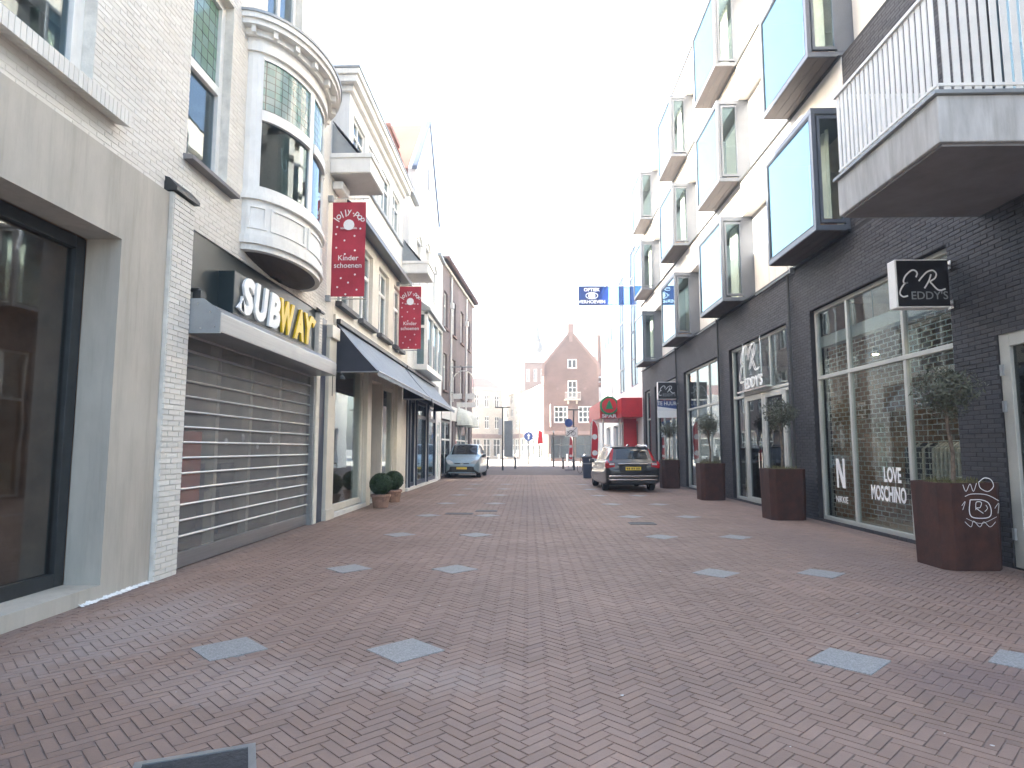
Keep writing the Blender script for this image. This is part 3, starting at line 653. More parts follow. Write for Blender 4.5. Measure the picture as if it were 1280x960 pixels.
# dormer storey
od = [(14.75+i*1.5, 14.75+i*1.5+1.15, 8.35, 9.55) for i in range(4)]
wall(MB(), XL-.02, 1, 14.4, 20.8, 7.7, 9.9, od, .25).build('dormer_front', M['white'], CH)
MB().box(XL-5, XL-.27, 14.4, 14.6, 7.7, 9.9).box(XL-5, XL-.27, 20.6, 20.8, 7.7, 9.9).each('dormer_side', M['white'], CH)
for a, b, c_, d in od: window(CH, XL-.02, 1, a, b, c_, d, .06, M['wpaint'], M['gl_up'], .07, mull=((a+b)/2,), trans=(9.15,), fd=.08)
room(CH, XL-3, XL-.3, 14.65, 20.55, 7.75, 9.8, M['inside'], open_x=XL-.3)
cor = MB().box(XL-5, XL+.08, 14.3, 20.9, 9.9, 10.05).box(XL-5, XL+.2, 14.15, 21.05, 10.05, 10.22).box(XL-5, XL+.26, 14.1, 21.1, 10.22, 10.36)
cor.build('cornice', M['wpaint'], CH, bevel=.015); MB().box(XL-5, XL+.28, 14.08, 21.12, 10.36, 10.41).build('roof_edge', M['zinc'], CH)
MB().box(XL-.02, XL+.05, 14.4, 20.8, 8.18, 8.26).build('string_course', M['zinc'], CH)
MB().prism([(XL-.3, 7.69), (XL-5, 12.2), (XL-9, 7.69)], 'Y', 13.02, 21.98).build('roof', M['tile_dk'], CH)
for a in (13.0, 20.85):
    h = MB().box(XL-.05, XL+.87, a, a+1.25, 7.30, 7.62).box(XL-.05, XL+.91, a-.03, a+1.28, 7.62, 7.72).build('corner_hood', M['wpaint'], CH, bevel=.01)
    MB().box(XL, XL+.84, a+.03, a+1.22, 7.285, 7.3).build('hood_soffit', M['panel'], h)
    MB().prism([(XL, 7.72), (XL+.58, 7.72), (XL+.02, 8.42), (XL, 8.42)], 'Y', a+.08, a+1.2).build('hood_cheek', M['zinc'], h)
    for k in range(8):
        t0, t1 = k/8, (k+1)/8; x0, z0, x1, z1 = XL+.66-.64*t0, 7.70+.76*t0, XL+.66-.64*t1, 7.70+.76*t1
        for q in range(5):
            MB().prism([(x0, z0+.03), (x0, z0-.005), (x1, z1-.005), (x1, z1+.012)], 'Y', a+.02+q*.25, a+.02+q*.25+.243).build('tile', M['tile_dk'], h)
MB().box(XL, XL+.22, 13.2, 13.75, 7.02, 7.2).build('alarm_box', M['wpaint'], CH, bevel=.02)
# shopfront
MB().box(XL-.02, XL+.10, 13.02, 13.5, 0, 4.0).each('pilaster', M['cpaint'], CH, bevel=.01)
MB().box(XL+.02, XL+.16, 13.0, 13.52, 3.75, 4.02).box(XL, XL+.13, 13.0, 13.53, 0, .22).each('pilaster_block', M['cpaint'], CH, bevel=.01)
MB().box(XL-.02, XL+.05, 13.52, 22, 3.55, 4.35).build('shop_fascia', M['cpaint'], CH)
window(CH, XL, 1, 13.55, 16.3, .1, 3.5, .04, M['cpaint'], M['gl'], .14, fd=.1)
MB().box(XL-.1, XL+.09, 13.5, 16.4, 0, .1).build('shop_sill', M['wpaint'], CH)
MB().box(XL-.02, XL+.09, 16.32, 16.74, 0, 3.5).box(XL-.02, XL+.09, 20.05, 20.75, 0, 3.5).each('pilaster', M['cpaint'], CH, bevel=.01)
MB().box(XL-1.2, XL-.3, 16.7, 16.74, 0, 3.3).box(XL-1.2, XL-.3, 18.31, 18.35, 0, 3.3).each('entrance_reveal', M['pinkwood'], CH)
window(CH, XL-1.1, 1, 16.75, 18.3, .02, 3.2, 0, M['pinkwood'], M['gl'], .16, name='door', trans=(2.4,))
window(CH, XL, 1, 18.45, 20.0, .1, 3.3, .04, M['cpaint'], M['gl'], .12, fd=.1)
room(CH, XL-4.5, XL-.3, 13.2, 21.9, .02, 3.6, M['inside'], open_x=XL-.3)
for y in (14.3, 15.3): 
    MB().box(XL-1.0, XL-.6, y-.3, y+.3, .03, .5).each('display_plinth', M['wpaint'], CH)
MB().box(XL-3.2, XL-2.9, 13.6, 16.2, .03, 2.2).build('shelving', M['pinkwood'], CH)
it = MB()
for k in range(24): y = 13.8+(k % 8)*.3; z = .6+(k//8)*.6; it.box(XL-2.9, XL-2.62, y, y+.14, z, z+.1)
it.build('shoe_row', M['cloth_rd'], CH)
it = MB()
for y, z in ((13.9, 2.2), (15.8, 2.3)): it.box(XL-.9, XL-.88, y, y+.4, z-.3, z+.3)
it.each('poster', M['print_w'], CH)

# ------------------------------------------------------------------ left: white gable house
GH = empty('white_gable_house', (XL, 26.2, 0), 'white rendered house with a steep pointed gable and dark blue shopfront', 'building')
opG = [(21.3+.05, 22.5, .1, 3.3), (22.65, 23.9, .1, 3.3), (24.1, 26.6, .1, 3.3), (26.8, 29.3, .1, 3.3), (23.6, 24.5, 7.9, 9.4), (25.7, 26.6, 8.0, 9.8), (27.6, 28.5, 7.9, 9.4), (29.7, 30.6, .02, 2.7)]
wall(MB(), XL-.01, 1, 22.02, 30.9, 0, 10.6, opG, .3).build('wall', M['white'], GH)
MB().prism([(23.1, 10.6), (29.25, 10.6), (29.25, 12.0), (26.17, 15.3), (23.1, 12.0)], 'X', XL-.3, XL-.01).build('gable', M['white'], GH)
for (a, za), (b, zb) in (((23.0, 11.9), (26.17, 15.36)), ((26.17, 15.36), (29.36, 11.9))):
    d = .22; MB().prism([(a, za), (b, zb), (b, zb+.14), (a, za+.14)], 'X', XL-.14, XL+.05).build('verge_board', M['slate'], GH)
MB().box(XL-8, XL-.3, 22.02, 22.25, 0, 10.6).box(XL-8, XL-.3, 30.7, 30.9, 0, 10.6).each('side_wall', M['white'], GH)
MB().prism([(23.1, 10.6), (29.25, 10.6), (29.25, 12.0), (26.17, 15.3), (23.1, 12.0)], 'X', XL-8, XL-.32).build('roof', M['tile_red'], GH)
# tiled mansard beside the gable
mz = MB().prism([(XL-.05, 10.62), (XL-.75, 12.75), (XL-2, 12.75), (XL-2, 10.62)], 'Y', 22.02, 23.05).build('mansard', M['tile_red'], GH)
for q in range(5):
    for k in range(7):
        t0, t1 = k/7, (k+1)/7; x0, z0, x1, z1 = XL-.02-.70*t0, 10.64+2.13*t0, XL-.02-.70*t1, 10.64+2.13*t1
        MB().prism([(x0+.06, z0), (x0, z0-.02), (x1, z1), (x1+.025, z1+.02)], 'Y', 21.35+q*.34, 21.35+q*.34+.30).build('tile', M['tile_red'], mz)
MB().box(XL-.9, XL-.6, 21.35, 23.0, 12.72, 12.86).build('ridge', M['tile_red'], mz)
MB().box(XL-.02, XL+.16, 21.4, 23.1, 10.48, 10.62).each('gutter', M['zinc'], GH)
MB().box(XL-.02, XL+.14, 29.2, 30.9, 10.5, 10.62).each('gutter', M['zinc'], GH)
for a, b, c_, d in opG[4:7]:
    w = window(GH, XL-.01, 1, a, b, c_, d, .12, M['wpaint'], M['gl_up'], .08, mull=((a+b)/2,), trans=(c_+(d-c_)*.62,), fd=.08)
    ar = MB(); n = 10
    for k in range(n):
        p, q = math.pi*k/n, math.pi*(k+1)/n; cy = (a+b)/2; r0, r1 = (b-a)/2, (b-a)/2+.16
        ar.prism([(cy+r0*math.cos(p), d+.5*r0*math.sin(p)), (cy+r1*math.cos(p), d+.5*r1*math.sin(p)), (cy+r1*math.cos(q), d+.5*r1*math.sin(q)), (cy+r0*math.cos(q), d+.5*r0*math.sin(q))], 'X', XL-.01, XL+.06)
    ar.build('arch_moulding', M['wpaint'], w)
MB().prism([(26.0, 12.4), (26.35, 12.4), (26.35, 13.2), (26.17, 13.5), (26.0, 13.2)], 'X', XL-.01, XL+.03).build('attic_shutter', M['zinc'], GH)
room(GH, XL-3, XL-.31, 22.3, 30.6, 4.3, 10.2, M['inside'], open_x=XL-.31)
MB().box(XL-.01, XL+.5, 23.2, 27.4, 4.35, 4.55).build('bay_base', M['wpaint'], GH)
by = MB()
for y in (23.2, 24.55, 25.95, 27.3): by.box(XL+.38, XL+.5, y, y+.1, 4.55, 6.5)
by.box(XL, XL+.12, 23.2, 23.3, 4.55, 6.5).box(XL, XL+.5, 23.2, 27.4, 6.4, 6.55).box(XL+.1, XL+.4, 23.2, 23.26, 5.9, 6.0)
bw = by.build('bay_frame', M['wpaint'], GH)
for a, b in ((23.3, 24.55), (24.65, 25.95), (26.05, 27.3)): MB().box(XL+.42, XL+.43, a, b, 4.55, 6.4).build('pane', M['gl_up'], bw)
MB().box(XL+.12, XL+.38, 23.22, 23.23, 4.55, 6.4).build('pane', M['gl_up'], bw)
MB().prism([(XL, 7.05), (XL+.62, 6.62), (XL+.62, 6.54), (XL, 6.54)], 'Y', 23.05, 27.55).build('bay_roof', M['zinc'], GH)
for a, b, c_, d in opG[:4]: window(GH, XL-.01, 1, max(a, 22.04), b, c_, d, .03, M['bpaint'], M['gl'], .14, fd=.1, trans=() if b-a < 2 else (2.7,))
MB().box(XL-.02, XL+.04, 22.02, 29.6, 3.3, 4.3).build('shop_fascia', M['bpaint'], GH)
for y in (22.52, 23.92, 26.62): MB().box(XL-.02, XL+.06, y, y+.12, 0, 3.3).each('shopfront_post', M['bpaint'], GH)
MB().box(XL-.1, XL+.08, 22.02, 29.4, 0, .1).build('shop_sill', M['wpaint'], GH)
room(GH, XL-4.5, XL-.31, 22.3, 29.5, .02, 3.6, M['inside'], open_x=XL-.31)
window(GH, XL-.01, 1, 29.7, 30.6, .02, 2.7, .05, M['wpaint'], M['gl_up'], .12, trans=(2.1,), name='house_door')
it = MB()
for y in (23.0, 25.0, 28.0): it.box(XL-1.5, XL-1.1, y, y+.6, .03, 1.1)
it.each('display_plinth', M['cloth_lt'], GH)

# ------------------------------------------------------------------ awnings
def awning(y0, y1, label):
    A = empty('awning', (XL, (y0+y1)/2, 3.6), label, 'awning')
    t, f = (XL+.05, 4.17), (XL+.97, 3.12)
    n = max(4, int((y1-y0)/.9)); c_ = MB()
    pts = []
    for k in range(9):
        u = k/8; sag = -.035*math.sin(math.pi*u); pts.append((t[0]+(f[0]-t[0])*u, t[1]+(f[1]-t[1])*u+sag))
    for k in range(8):
        a, b = pts[k], pts[k+1]; c_.quad((a[0], y0, a[1]), (b[0], y0, b[1]), (b[0], y1, b[1]), (a[0], y1, a[1])); c_.quad((a[0], y0, a[1]-.006), (a[0], y1, a[1]-.006), (b[0], y1, b[1]-.006), (b[0], y0, b[1]-.006))
    c_.build('canopy', M['awning'], A, smooth=True)
    vl = MB().box(f[0]-.004, f[0]+.004, y0, y1, f[1]-.10, f[1]+.02); vl.build('valance', M['awning'], A)
    for y in (y0+.015, y1-.015):
        MB().prism([(t[0], t[1]-.02)]+[(p[0], p[1]-.012) for p in pts[1:]]+[(f[0]-.02, f[1]-.03), (t[0], f[1]-.03)], 'Y', y-.004, y+.004).build('side_cheek', M['awning_in'], A)
        MB().tube([(XL+.04, y, f[1]-.02), (f[0], y, f[1]-.02)], .018).build('arm', M['steel'], A)
    MB().tube([(f[0], y0, f[1]), (f[0], y1, f[1])], .02).build('front_rail', M['steel'], A)
    MB().box(XL-.0, XL+.14, y0-.03, y1+.03, 4.16, 4.26).build('cassette', M['dkframe'], A)
    return A
awning(13.62, 21.15, 'grey canvas awning over the cream shop windows beside the roller shutter')
awning(21.4, 28.0, 'grey canvas awning over the dark blue shopfront of the gable house')

# ------------------------------------------------------------------ banners
def banner(y, label):
    B = empty('banner', (XL, y, 4.6), label, 'banner', 'red shop banners on wall brackets')
    x0, x1, z0, z1 = XL+.10, XL+.80, 4.60, 6.62
    c_ = MB(); n = 10
    for k in range(n):
        a, b = z0+(z1-z0)*k/n, z0+(z1-z0)*(k+1)/n; ya, yb = y+.012*math.sin(k*1.1), y+.012*math.sin((k+1)*1.1)
        c_.quad((x0, ya, a), (x1, ya, a), (x1, yb, b), (x0, yb, b)); c_.quad((x0, ya+.008, a), (x0, yb+.008, b), (x1, yb+.008, b), (x1, ya+.008, a))
    c_.build('cloth', M['banner'], B)
    for z in (z0-.05, z1+.08):
        MB().tube([(XL, y, z), (x1+.06, y, z)], .014).build('bracket', M['chrome'], B)
        rg = MB()
        for q in range(4): x = x0+.06+q*(x1-x0-.12)/3; rg.tube([(x, y, z-.03 if z > 6 else z+.06), (x, y, z+.05)], .007, 5)
        rg.build('eyelet', M['chrome'], B)
    cx = (x0+x1)/2; W = M['print_w']; yp = y-.016
    def put(t, xx, zz, ang=0):
        ca, sa = math.cos(ang), math.sin(ang); t.v = [(v[0]*ca-v[1]*sa, v[0]*sa+v[1]*ca, v[2]) for v in t.v]; return face_to(t, '-Y', (xx, yp, zz))
    ls = []
    for i, ch in enumerate('lolly\u00b7pop'):
        an = R(63-i*15.8); h = dict(l=.15, o=.10, y=.13, p=.13).get(ch, .03)
        ls.append(put(text_pts(ch, h, .002, .005, .12), cx-.30*math.sin(an), 6.12+.29*math.cos(an)-.02, an))
    join(*ls).build('arched_lettering', W, B)
    put(MB().prism([(.115*math.cos(a*math.pi/12), .115*math.sin(a*math.pi/12)) for a in range(24)], 'Z', 0, .002), cx, 6.13).build('moon_disc', W, B)
    put(text_pts('kindermode', .05, .003, .006), cx, 6.06).build('lettering', W, B)
    put(text_pts('Kinder', .11, .002, .004), cx, 5.42).build('lettering', W, B); put(text_pts('schoenen', .11, .002, .004, xs=.98), cx, 5.26).build('lettering', W, B)
    ds = []
    for u, v in ((.12, .62), (.38, .55), (.68, .60), (.14, .47), (.40, .40), (.70, .44), (.30, .15), (.72, .19), (.52, .10), (.2, .05), (.78, .02), (.45, -.03), (.15, .70), (.85, .68)):
        ds.append(put(MB().prism([(.022*math.cos(a), .022*math.sin(a)) for a in range(6)], 'Z', 0, .002), x0+u*.7, 4.70+v*1.9 if v < .3 else 4.72+v*1.95))
    tag(join(*ds).build('dot_print', W, B), kind='stuff')
    MB().box(XL, XL+.1, y-.05, y+.05, z1+.02, z1+.14).box(XL, XL+.1, y-.05, y+.05, z0-.1, z0+.02).each('wall_plate', M['zinc'], B)
banner(12.96, 'red dotted shop banner beside the round oriel and boxed corner hood')
banner(20.0, 'red dotted shop banner over the joint of the two grey awnings')
# little wall lamp at the pilaster
lh = empty('hook_lamp', (XL, 13.25, 2.6), 'thin dark hooked wall lamp on the cream pilaster', 'lamp')
MB().tube([(XL+.1, 13.25, 2.55), (XL+.1, 13.25, 2.95), (XL+.16, 13.25, 3.05), (XL+.26, 13.25, 3.06), (XL+.3, 13.25, 3.0)], .012).build('hook', M['dkframe'], lh)
MB().lathe([(.03, 0), (.07, .0), (.06, .05), (.02, .09)], (XL+.3, 13.25, 2.9), 12).build('lamp_shade', M['dkframe'], lh)

# ------------------------------------------------------------------ plants in pots
def leaf_ball(r, n, size, flat=1.0, shell=.75, seed=1, elong=1.0):
    rg = random.Random(seed); mb = MB()
    bl = [(Vector((rg.gauss(0, 1), rg.gauss(0, 1), rg.gauss(0, 1))).normalized(), rg.uniform(.78, 1.08)) for _ in range(26)]
    for _ in range(n):
        d = Vector((rg.gauss(0, 1), rg.gauss(0, 1), rg.gauss(0, 1))).normalized()
        lob = max((b[0].dot(d)**8*b[1] for b in bl if b[0].dot(d) > 0), default=.7)
        rad = r*(.62+.46*lob if shell < .8 else .97+.03*lob)*(shell+(1-shell)*rg.random()**.6)
        p = d*rad; p.z *= flat
        nn = (d+Vector((rg.gauss(0, .6), rg.gauss(0, .6), rg.gauss(0, .6)))).normalized()
        t = nn.cross(Vector((rg.gauss(0, 1), rg.gauss(0, 1), rg.gauss(0, 1)))).normalized(); b = nn.cross(t)
        s = size*rg.uniform(.6, 1.3); L = s*elong
        mb.quad(p-t*L, p-b*s*.5, p+t*L, p+b*s*.5)
    return mb
boxm = join(leaf_ball(.29, 5200, .016, .95, .9, 4, 1.3)).mesh('foliage', M['leaf_box'])
corem = MB(); corem.lathe([(.02, -.25), (.15, -.21), (.23, -.11), (.25, 0), (.23, .11), (.15, .21), (.02, .25)], (0, 0, 0), 18); corem = corem.mesh('foliage_core', M['leaf_box'], smooth=True)
def box_pot(x, y, s, label):
    P = empty('potted_box_ball', (x, y, 0), label, 'potted plant', 'clipped box balls in pots')
    pt = MB().lathe([(.17, 0), (.18, .01), (.225, .26), (.25, .27), (.25, .33), (.225, .335), (.21, .30), (.0, .29)], (x, y, 0), 20); pt.build('pot', M['terracotta'], P, smooth=False, bevel=.004)
    MB().lathe([(.205, .295), (.0, .31)], (x, y, 0), 14).build('soil', M['soil'], P)
    a = link('foliage', boxm, P, (0, 0, .58)); a.scale = (s, s, s); b = link('stem_core', corem, P, (0, 0, .58)); b.scale = (s, s, s)
    MB().tube([(x, y, .28), (x, y, .5)], .02).build('stem', M['bark'], P)
box_pot(-3.66, 16.0, 1.0, 'round clipped box bush in a clay pot beside the cream shop window')
box_pot(-3.72, 17.75, .98, 'round clipped box bush in a clay pot by the shop entrance recess')

# ------------------------------------------------------------------ left: weathered brick house at a slight angle
BH = empty('weathered_brick_house', (0, 0, 0), 'tall weathered brick house with dentilled eaves past the white gable house', 'building')
LB = 10.55
opB = [(a, a+1.0, z, z+h) for z, h in ((4.4, 1.9), (7.6, 1.9)) for a in (.9, 3.3, 5.9, 8.4)]+[(.6, 3.8, .1, 2.9), (4.6, 9.6, .1, 2.9)]
wall(MB(), 0, 1, 0, LB, 0, 10.7, opB, .3).build('wall', M['fbrick'], BH)
MB().box(-8, -.3, 0, .3, 0, 10.7).box(-8, -.3, LB-.3, LB, 0, 10.7).each('side_wall', M['ebrick'], BH)
MB().box(-8, .12, -.0, LB+.1, 10.7, 10.84).build('eaves', M['wmortar'], BH)
MB().prism([(.3, 10.86), (-4, 14), (-8, 10.86)], 'Y', 0, LB).build('roof', M['tile_dk'], BH)
for k in range(27): MB().box(.0, .42, .1+k*.39, .1+k*.39+.16, 10.86, 11.02).build('rafter_end', M['ebrick'], BH)
for a, b, c_, d in opB:
    w = window(BH, 0, 1, a, b, c_, d, .12, M['wpaint'], M['gl_up'], .09, mull=((a+b)/2,), trans=(c_+(d-c_)*.65,), fd=.08)
    if c_ > 4: MB().box(-.1, .1, a-.1, b+.1, c_-.1, c_-.002).build('sill', M['ebrick'], w)
for y in (2.6, 7.6): MB().tube([(.07, y, 0), (.07, y, 10.6)], .05).box(.0, .2, y-.12, y+.12, 8.9, 9.2).build('downpipe', M['wpaint'], BH)
MB().box(0, .06, .4, 10, 2.95, 3.7).build('shop_fascia', M['wpaint'], BH)
room(BH, -3, -.31, .4, LB-.4, .02, 3.4, M['inside'], open_x=-.31); room(BH, -3, -.31, .4, LB-.4, 4.2, 10, M['inside'], open_x=-.31)
BH.location = (-4.3, 30.92, 0); BH.rotation_euler.z = -math.atan(.064)
# round hoop sign bracket and curved white blinds on that house
HB = empty('hoop_bracket', (-4.1, 33.5, 4.2), 'white hoop shaped bracket with small sign plates on the brick house', 'sign')
pts = [(-3.95+.55-.55*math.cos(math.pi*k/12), 33.5, 5.0+.55*math.sin(math.pi*k/12)) for k in range(13)]
pts = [(-3.95, 33.5, 3.9)]+pts+[(-2.85, 33.5, 3.9)]
MB().tube(pts, .03).build('hoop', M['wpaint'], HB); MB().tube([(-4.2, 33.5, 5.75), (-2.8, 33.5, 5.75)], .03).build('arm', M['zinc'], HB); MB().tube([(-4.2, 33.5, 4.4), (-3.9, 33.5, 4.4)], .03).build('stay', M['zinc'], HB)
for x, z, w in ((-3.72, 4.2, .24), (-3.02, 4.2, .22)): MB().box(x-w, x+w, 33.47, 33.5, z-.14, z+.14).build('plate', M['wpaint'], HB)
MB().box(-3.75, -2.75, 33.5, 33.53, 3.62, 3.88).build('plate', M['wpaint'], HB)
for k, y in enumerate((36.2, 38.6)):
    S = empty('dome_blind', (-3.8, y, 3), ('round white shop blind over the window of the weathered brick house', 'second round white shop blind of the brick house, next to its end corner')[k], 'blind')
    mb = MB(); xo = -4.3+.064*(y-30.9)+.04
    for i in range(7):
        for j in range(11):
            f = lambda i, j: (xo+.8*math.sin(i/6*math.pi/2)*math.sin(j/10*math.pi), y-.95*math.cos(j/10*math.pi)*(.25+.75*math.sin(i/6*math.pi/2)), 3.75-1.0*(1-math.cos(i/6*math.pi/2)))
            if i < 6 and j < 10: mb.quad(f(i, j), f(i+1, j), f(i+1, j+1), f(i, j+1))
    mb.build('canopy', M['curtain'], S, smooth=True); MB().box(xo-.08, xo+.02, y-.3, y+.3, 3.7, 3.8).build('wall_rail', M['wpaint'], S)

# ------------------------------------------------------------------ right: dark brick block with projecting glass bays
DB = empty('dark_brick_block', (XR, 18, 0), 'modern dark brick block with pale upper storeys and projecting glass box bays', 'building')
SW = [(8.95, 13.36), (14.6, 18.8), (19.9, 24.3), (25.4, 29.9)]
opR = [(6.95, 8.12, .02, 2.88)]+[(a, b, .04, 4.32) for a, b in SW]+[(31.0, 32.4, .04, 4.3)]
wall(MB(), XR+.012, -1, 2.5, 33.0, 0, 5.42, opR, .35).build('ground_wall', M['dkmortar'], DB)
brick_face(DB, XR+.012, -1, 6.2, 33.0, .004, 5.40, opR, M['dkbrick'], near=300, bl=.235, bh=.052, j=.009, jit=.003)
wall(MB(), XR+.012, -1, 2.5, 11.5, 5.42, 8.8, [(6.6, 8.0, 5.42, 7.6)], .35).build('upper_wall', M['dkmortar'], DB)
brick_face(DB, XR+.012, -1, 6.0, 11.5, 5.44, 8.78, [(6.6, 8.0, 5.42, 7.6)], M['dkbrick'], bl=.235, bh=.052, j=.009, jit=.003)
window(DB, XR, -1, 6.6, 8.0, 5.42, 7.6, .15, M['bayframe'], M['gl_bay'], .08, mull=(7.3,), name='balcony_door')
FL = [5.45, 8.82, 12.2]; BS = [(11.55, 13.88), (17.2, 19.5), (22.8, 25.1), (29.3, 31.5)]; BHH = 2.36
for i, z in enumerate(FL):
    y0 = 2.5 if i else 11.5
    MB().box(XR, XR+.3, y0, 33.0, z+BHH, (FL[i+1] if i < 2 else 15.75)-.04).build('spandrel', M['panel'], DB)
    fl = MB().box(XR-.05, XR+.33, y0, 33.0, (FL[i+1] if i < 2 else 15.75)-.04, (FL[i+1] if i < 2 else 15.75)); fl.build('flashing', M['dkframe'], DB)
    ed = [y0]+[v for b in BS for v in b]+[33.0]
    for a, b in zip(ed[0::2], ed[1::2]):
        if b-a < .3: continue
        q = a
        while q < b-.05:                                   # infill cladding sheets with seams
            e = min(q+1.15, b); MB().box(XR+.28, XR+.34, q+.008, e-.008, z, z+BHH).build('cladding_sheet', M['panel'], DB); q = e
        MB().box(XR+.34, XR+.36, a, b, z, z+BHH).build('cladding_back', M['dkframe'], DB)
MB().box(XR-.05, XR+.33, 11.5, 33.0, 5.40, 5.45).build('flashing', M['dkframe'], DB)
MB().box(XR+.36, XR+8, 2.5, 2.8, 0, 15.7).box(XR+.36, XR+8, 32.7, 33, 0, 15.7).box(XR+.36, XR+8, 2.8, 32.7, 15.5, 15.7).box(XR+7.7, XR+8, 2.8, 32.7, 0, 15.5).each('rear_shell', M['panel'], DB)
for i, z in enumerate(FL):
    for k, (a, b) in enumerate(BS):
        x0 = XR-.60; t = .085; y0, y1, z0, z1 = a, b, z, z+BHH
        m = MB().box(x0, XR+.34, y0, y1, z0, z0+.10).box(x0, XR+.34, y0, y1, z1-.12, z1)
        m.box(x0, XR+.34, y1-t, y1, z0+.1, z1-.12)
        m.box(x0, x0+t, y0, y0+t, z0+.1, z1-.12).box(XR-.04, XR+.34, y0, y0+t, z0+.1, z1-.12)
        bay = m.build('glass_bay', M['bayframe'], DB, bevel=.006)
        e = MB().box(x0+.10, x0+.15, y0-.012, y0+.05, z0+.14, z1-.16).box(XR-.09, XR-.045, y0-.012, y0+.05, z0+.14, z1-.16).box(x0+.15, XR-.09, y0-.012, y0+.05, z0+.14, z0+.2).box(x0+.15, XR-.09, y0-.012, y0+.05, z1-.22, z1-.16)
        e.build('end_sash', M['bayframe'], bay)
        MB().box(x0+.15, XR-.09, y0+.015, y0+.025, z0+.2, z1-.22).build('pane', M['gl_bay'], bay)
        MB().box(x0+.025, x0+.035, y0+t, y1-t, z0+.1, z1-.12).build('pane', M['gl_bay'], bay)
        f = MB().box(x0+.01, x0+.05, y0+t, y0+t+.04, z0+.1, z1-.12).box(x0+.01, x0+.05, y1-t-.04, y1-t, z0+.1, z1-.12).box(x0+.01, x0+.05, y0+t+.04, y1-t-.04, z0+.1, z0+.14).box(x0+.01, x0+.05, y0+t+.04, y1-t-.04, z1-.16, z1-.12)
        f.build('front_sash', M['dkframe'], bay)
        for q in range(3): MB().box(x0+.02+q*.195, x0+.02+q*.195+.185, y0+.02, y1-.02, z0-.012, z0-.001).build('soffit_board', M['soffit'], bay)
        cu = MB(); yy = y0+.3+random.uniform(0, .2); n = 14; pts = []
        for j in range(n+1): pts.append((XR-.05+.03*math.sin(j*1.9)+random.uniform(-.01, .01), yy+j*.045))
        for j in range(n): cu.quad((*pts[j], z0+.12), (*pts[j+1], z0+.12), (*pts[j+1], z1-.14), (*pts[j], z1-.14))
        if (i+k) % 3 != 2: cu.build('curtain', M['curtain'], bay)
        room(DB, XR+.35, XR+3.2, y0-.3, y1+.3, z0, z1-.1, M['inside'], open_x=XR+.35)
        if (i*4+k) % 2 == 0: MB().box(x0+.2, x0+.45, y0+.12, y0+.4, z0+.1, z0+.26+.1*(k % 2)).build('window_box', M['blue'] if i == 2 else M['terracotta'], bay)
for y in (14.25, 19.65, 25.25): MB().tube([(XR-.05, y, 0), (XR-.05, y, 5.4)], .028).build('downpipe', M['dkframe'], DB)
for y in (14.0, 19.7, 25.3): MB().tube([(XR-.07, y, 5.36), (XR-.07, y+2.2, 5.36)], .02).box(XR-.1, XR, y-.02, y+.02, 5.32, 5.44).build('drip_rail', M['zinc'], DB)
# shop windows
GF = M['greyframe']
window(DB, XR, -1, 8.95, 13.36, .04, 4.32, .10, GF, M['gl'], .075, mull=(10.28, 12.05), trans=(2.90,), fd=.09, name='shop_window')
window(DB, XR, -1, 17.8, 18.8, .04, 4.32, .10, GF, M['gl'], .075, trans=(2.90,), fd=.09, name='shop_window')
window(DB, XR, -1, 14.6, 17.8, 2.90, 4.32, .10, GF, M['gl'], .075, mull=(15.9,), fd=.09, name='fanlight')
for a, b in ((16.45, 17.78), (15.1, 16.43)):
    d = window(DB, XR, -1, a, b, .03, 2.88, .10, GF, M['gl_door'], .14, fd=.09, name='door')
    hy = a+.1 if a > 16 else b-.1
    MB().tube([(XR-.02, hy, .95), (XR-.02, hy, 1.35)], .014).build('handle', M['chrome'], d)
window(DB, XR, -1, 14.6, 15.08, .03, 2.88, .10, GF, M['gl'], .07, fd=.09, name='sidelight')
window(DB, XR, -1, 19.9, 24.3, .04, 4.32, .10, GF, M['gl'], .075, mull=(21.3, 22.8), trans=(2.90,), fd=.09, name='shop_window')
window(DB, XR, -1, 25.4, 29.9, .04, 4.32, .10, GF, M['gl'], .075, mull=(26.9, 28.4), trans=(2.90,), fd=.09, name='shop_window')
window(DB, XR, -1, 31.0, 32.4, .04, 4.3, .1, GF, M['gl'], .075, trans=(2.9,), name='shop_window')
d = window(DB, XR, -1, 6.95, 8.12, .02, 2.88, .03, GF, M['gl_door'], .17, fd=.1, name='side_door')
for z in (.35, 1.9, 2.35): MB().box(XR-.03, XR+.0, 8.02, 8.06, z, z+.14).build('hinge', M['zinc'], d)
room(DB, XR+.36, XR+6, 8.6, 13.9, .02, 4.6, M['inside_dk'], open_x=XR+.36); room(DB, XR+.36, XR+6, 14.2, 24.6, .02, 4.6, M['inside'], open_x=XR+.36)
room(DB, XR+.36, XR+5, 25.2, 32.6, .02, 4.6, M['inside'], open_x=XR+.36); room(DB, XR+.36, XR+2, 6.8, 8.3, .0, 3.2, M['inside_dk'], open_x=XR+.36)
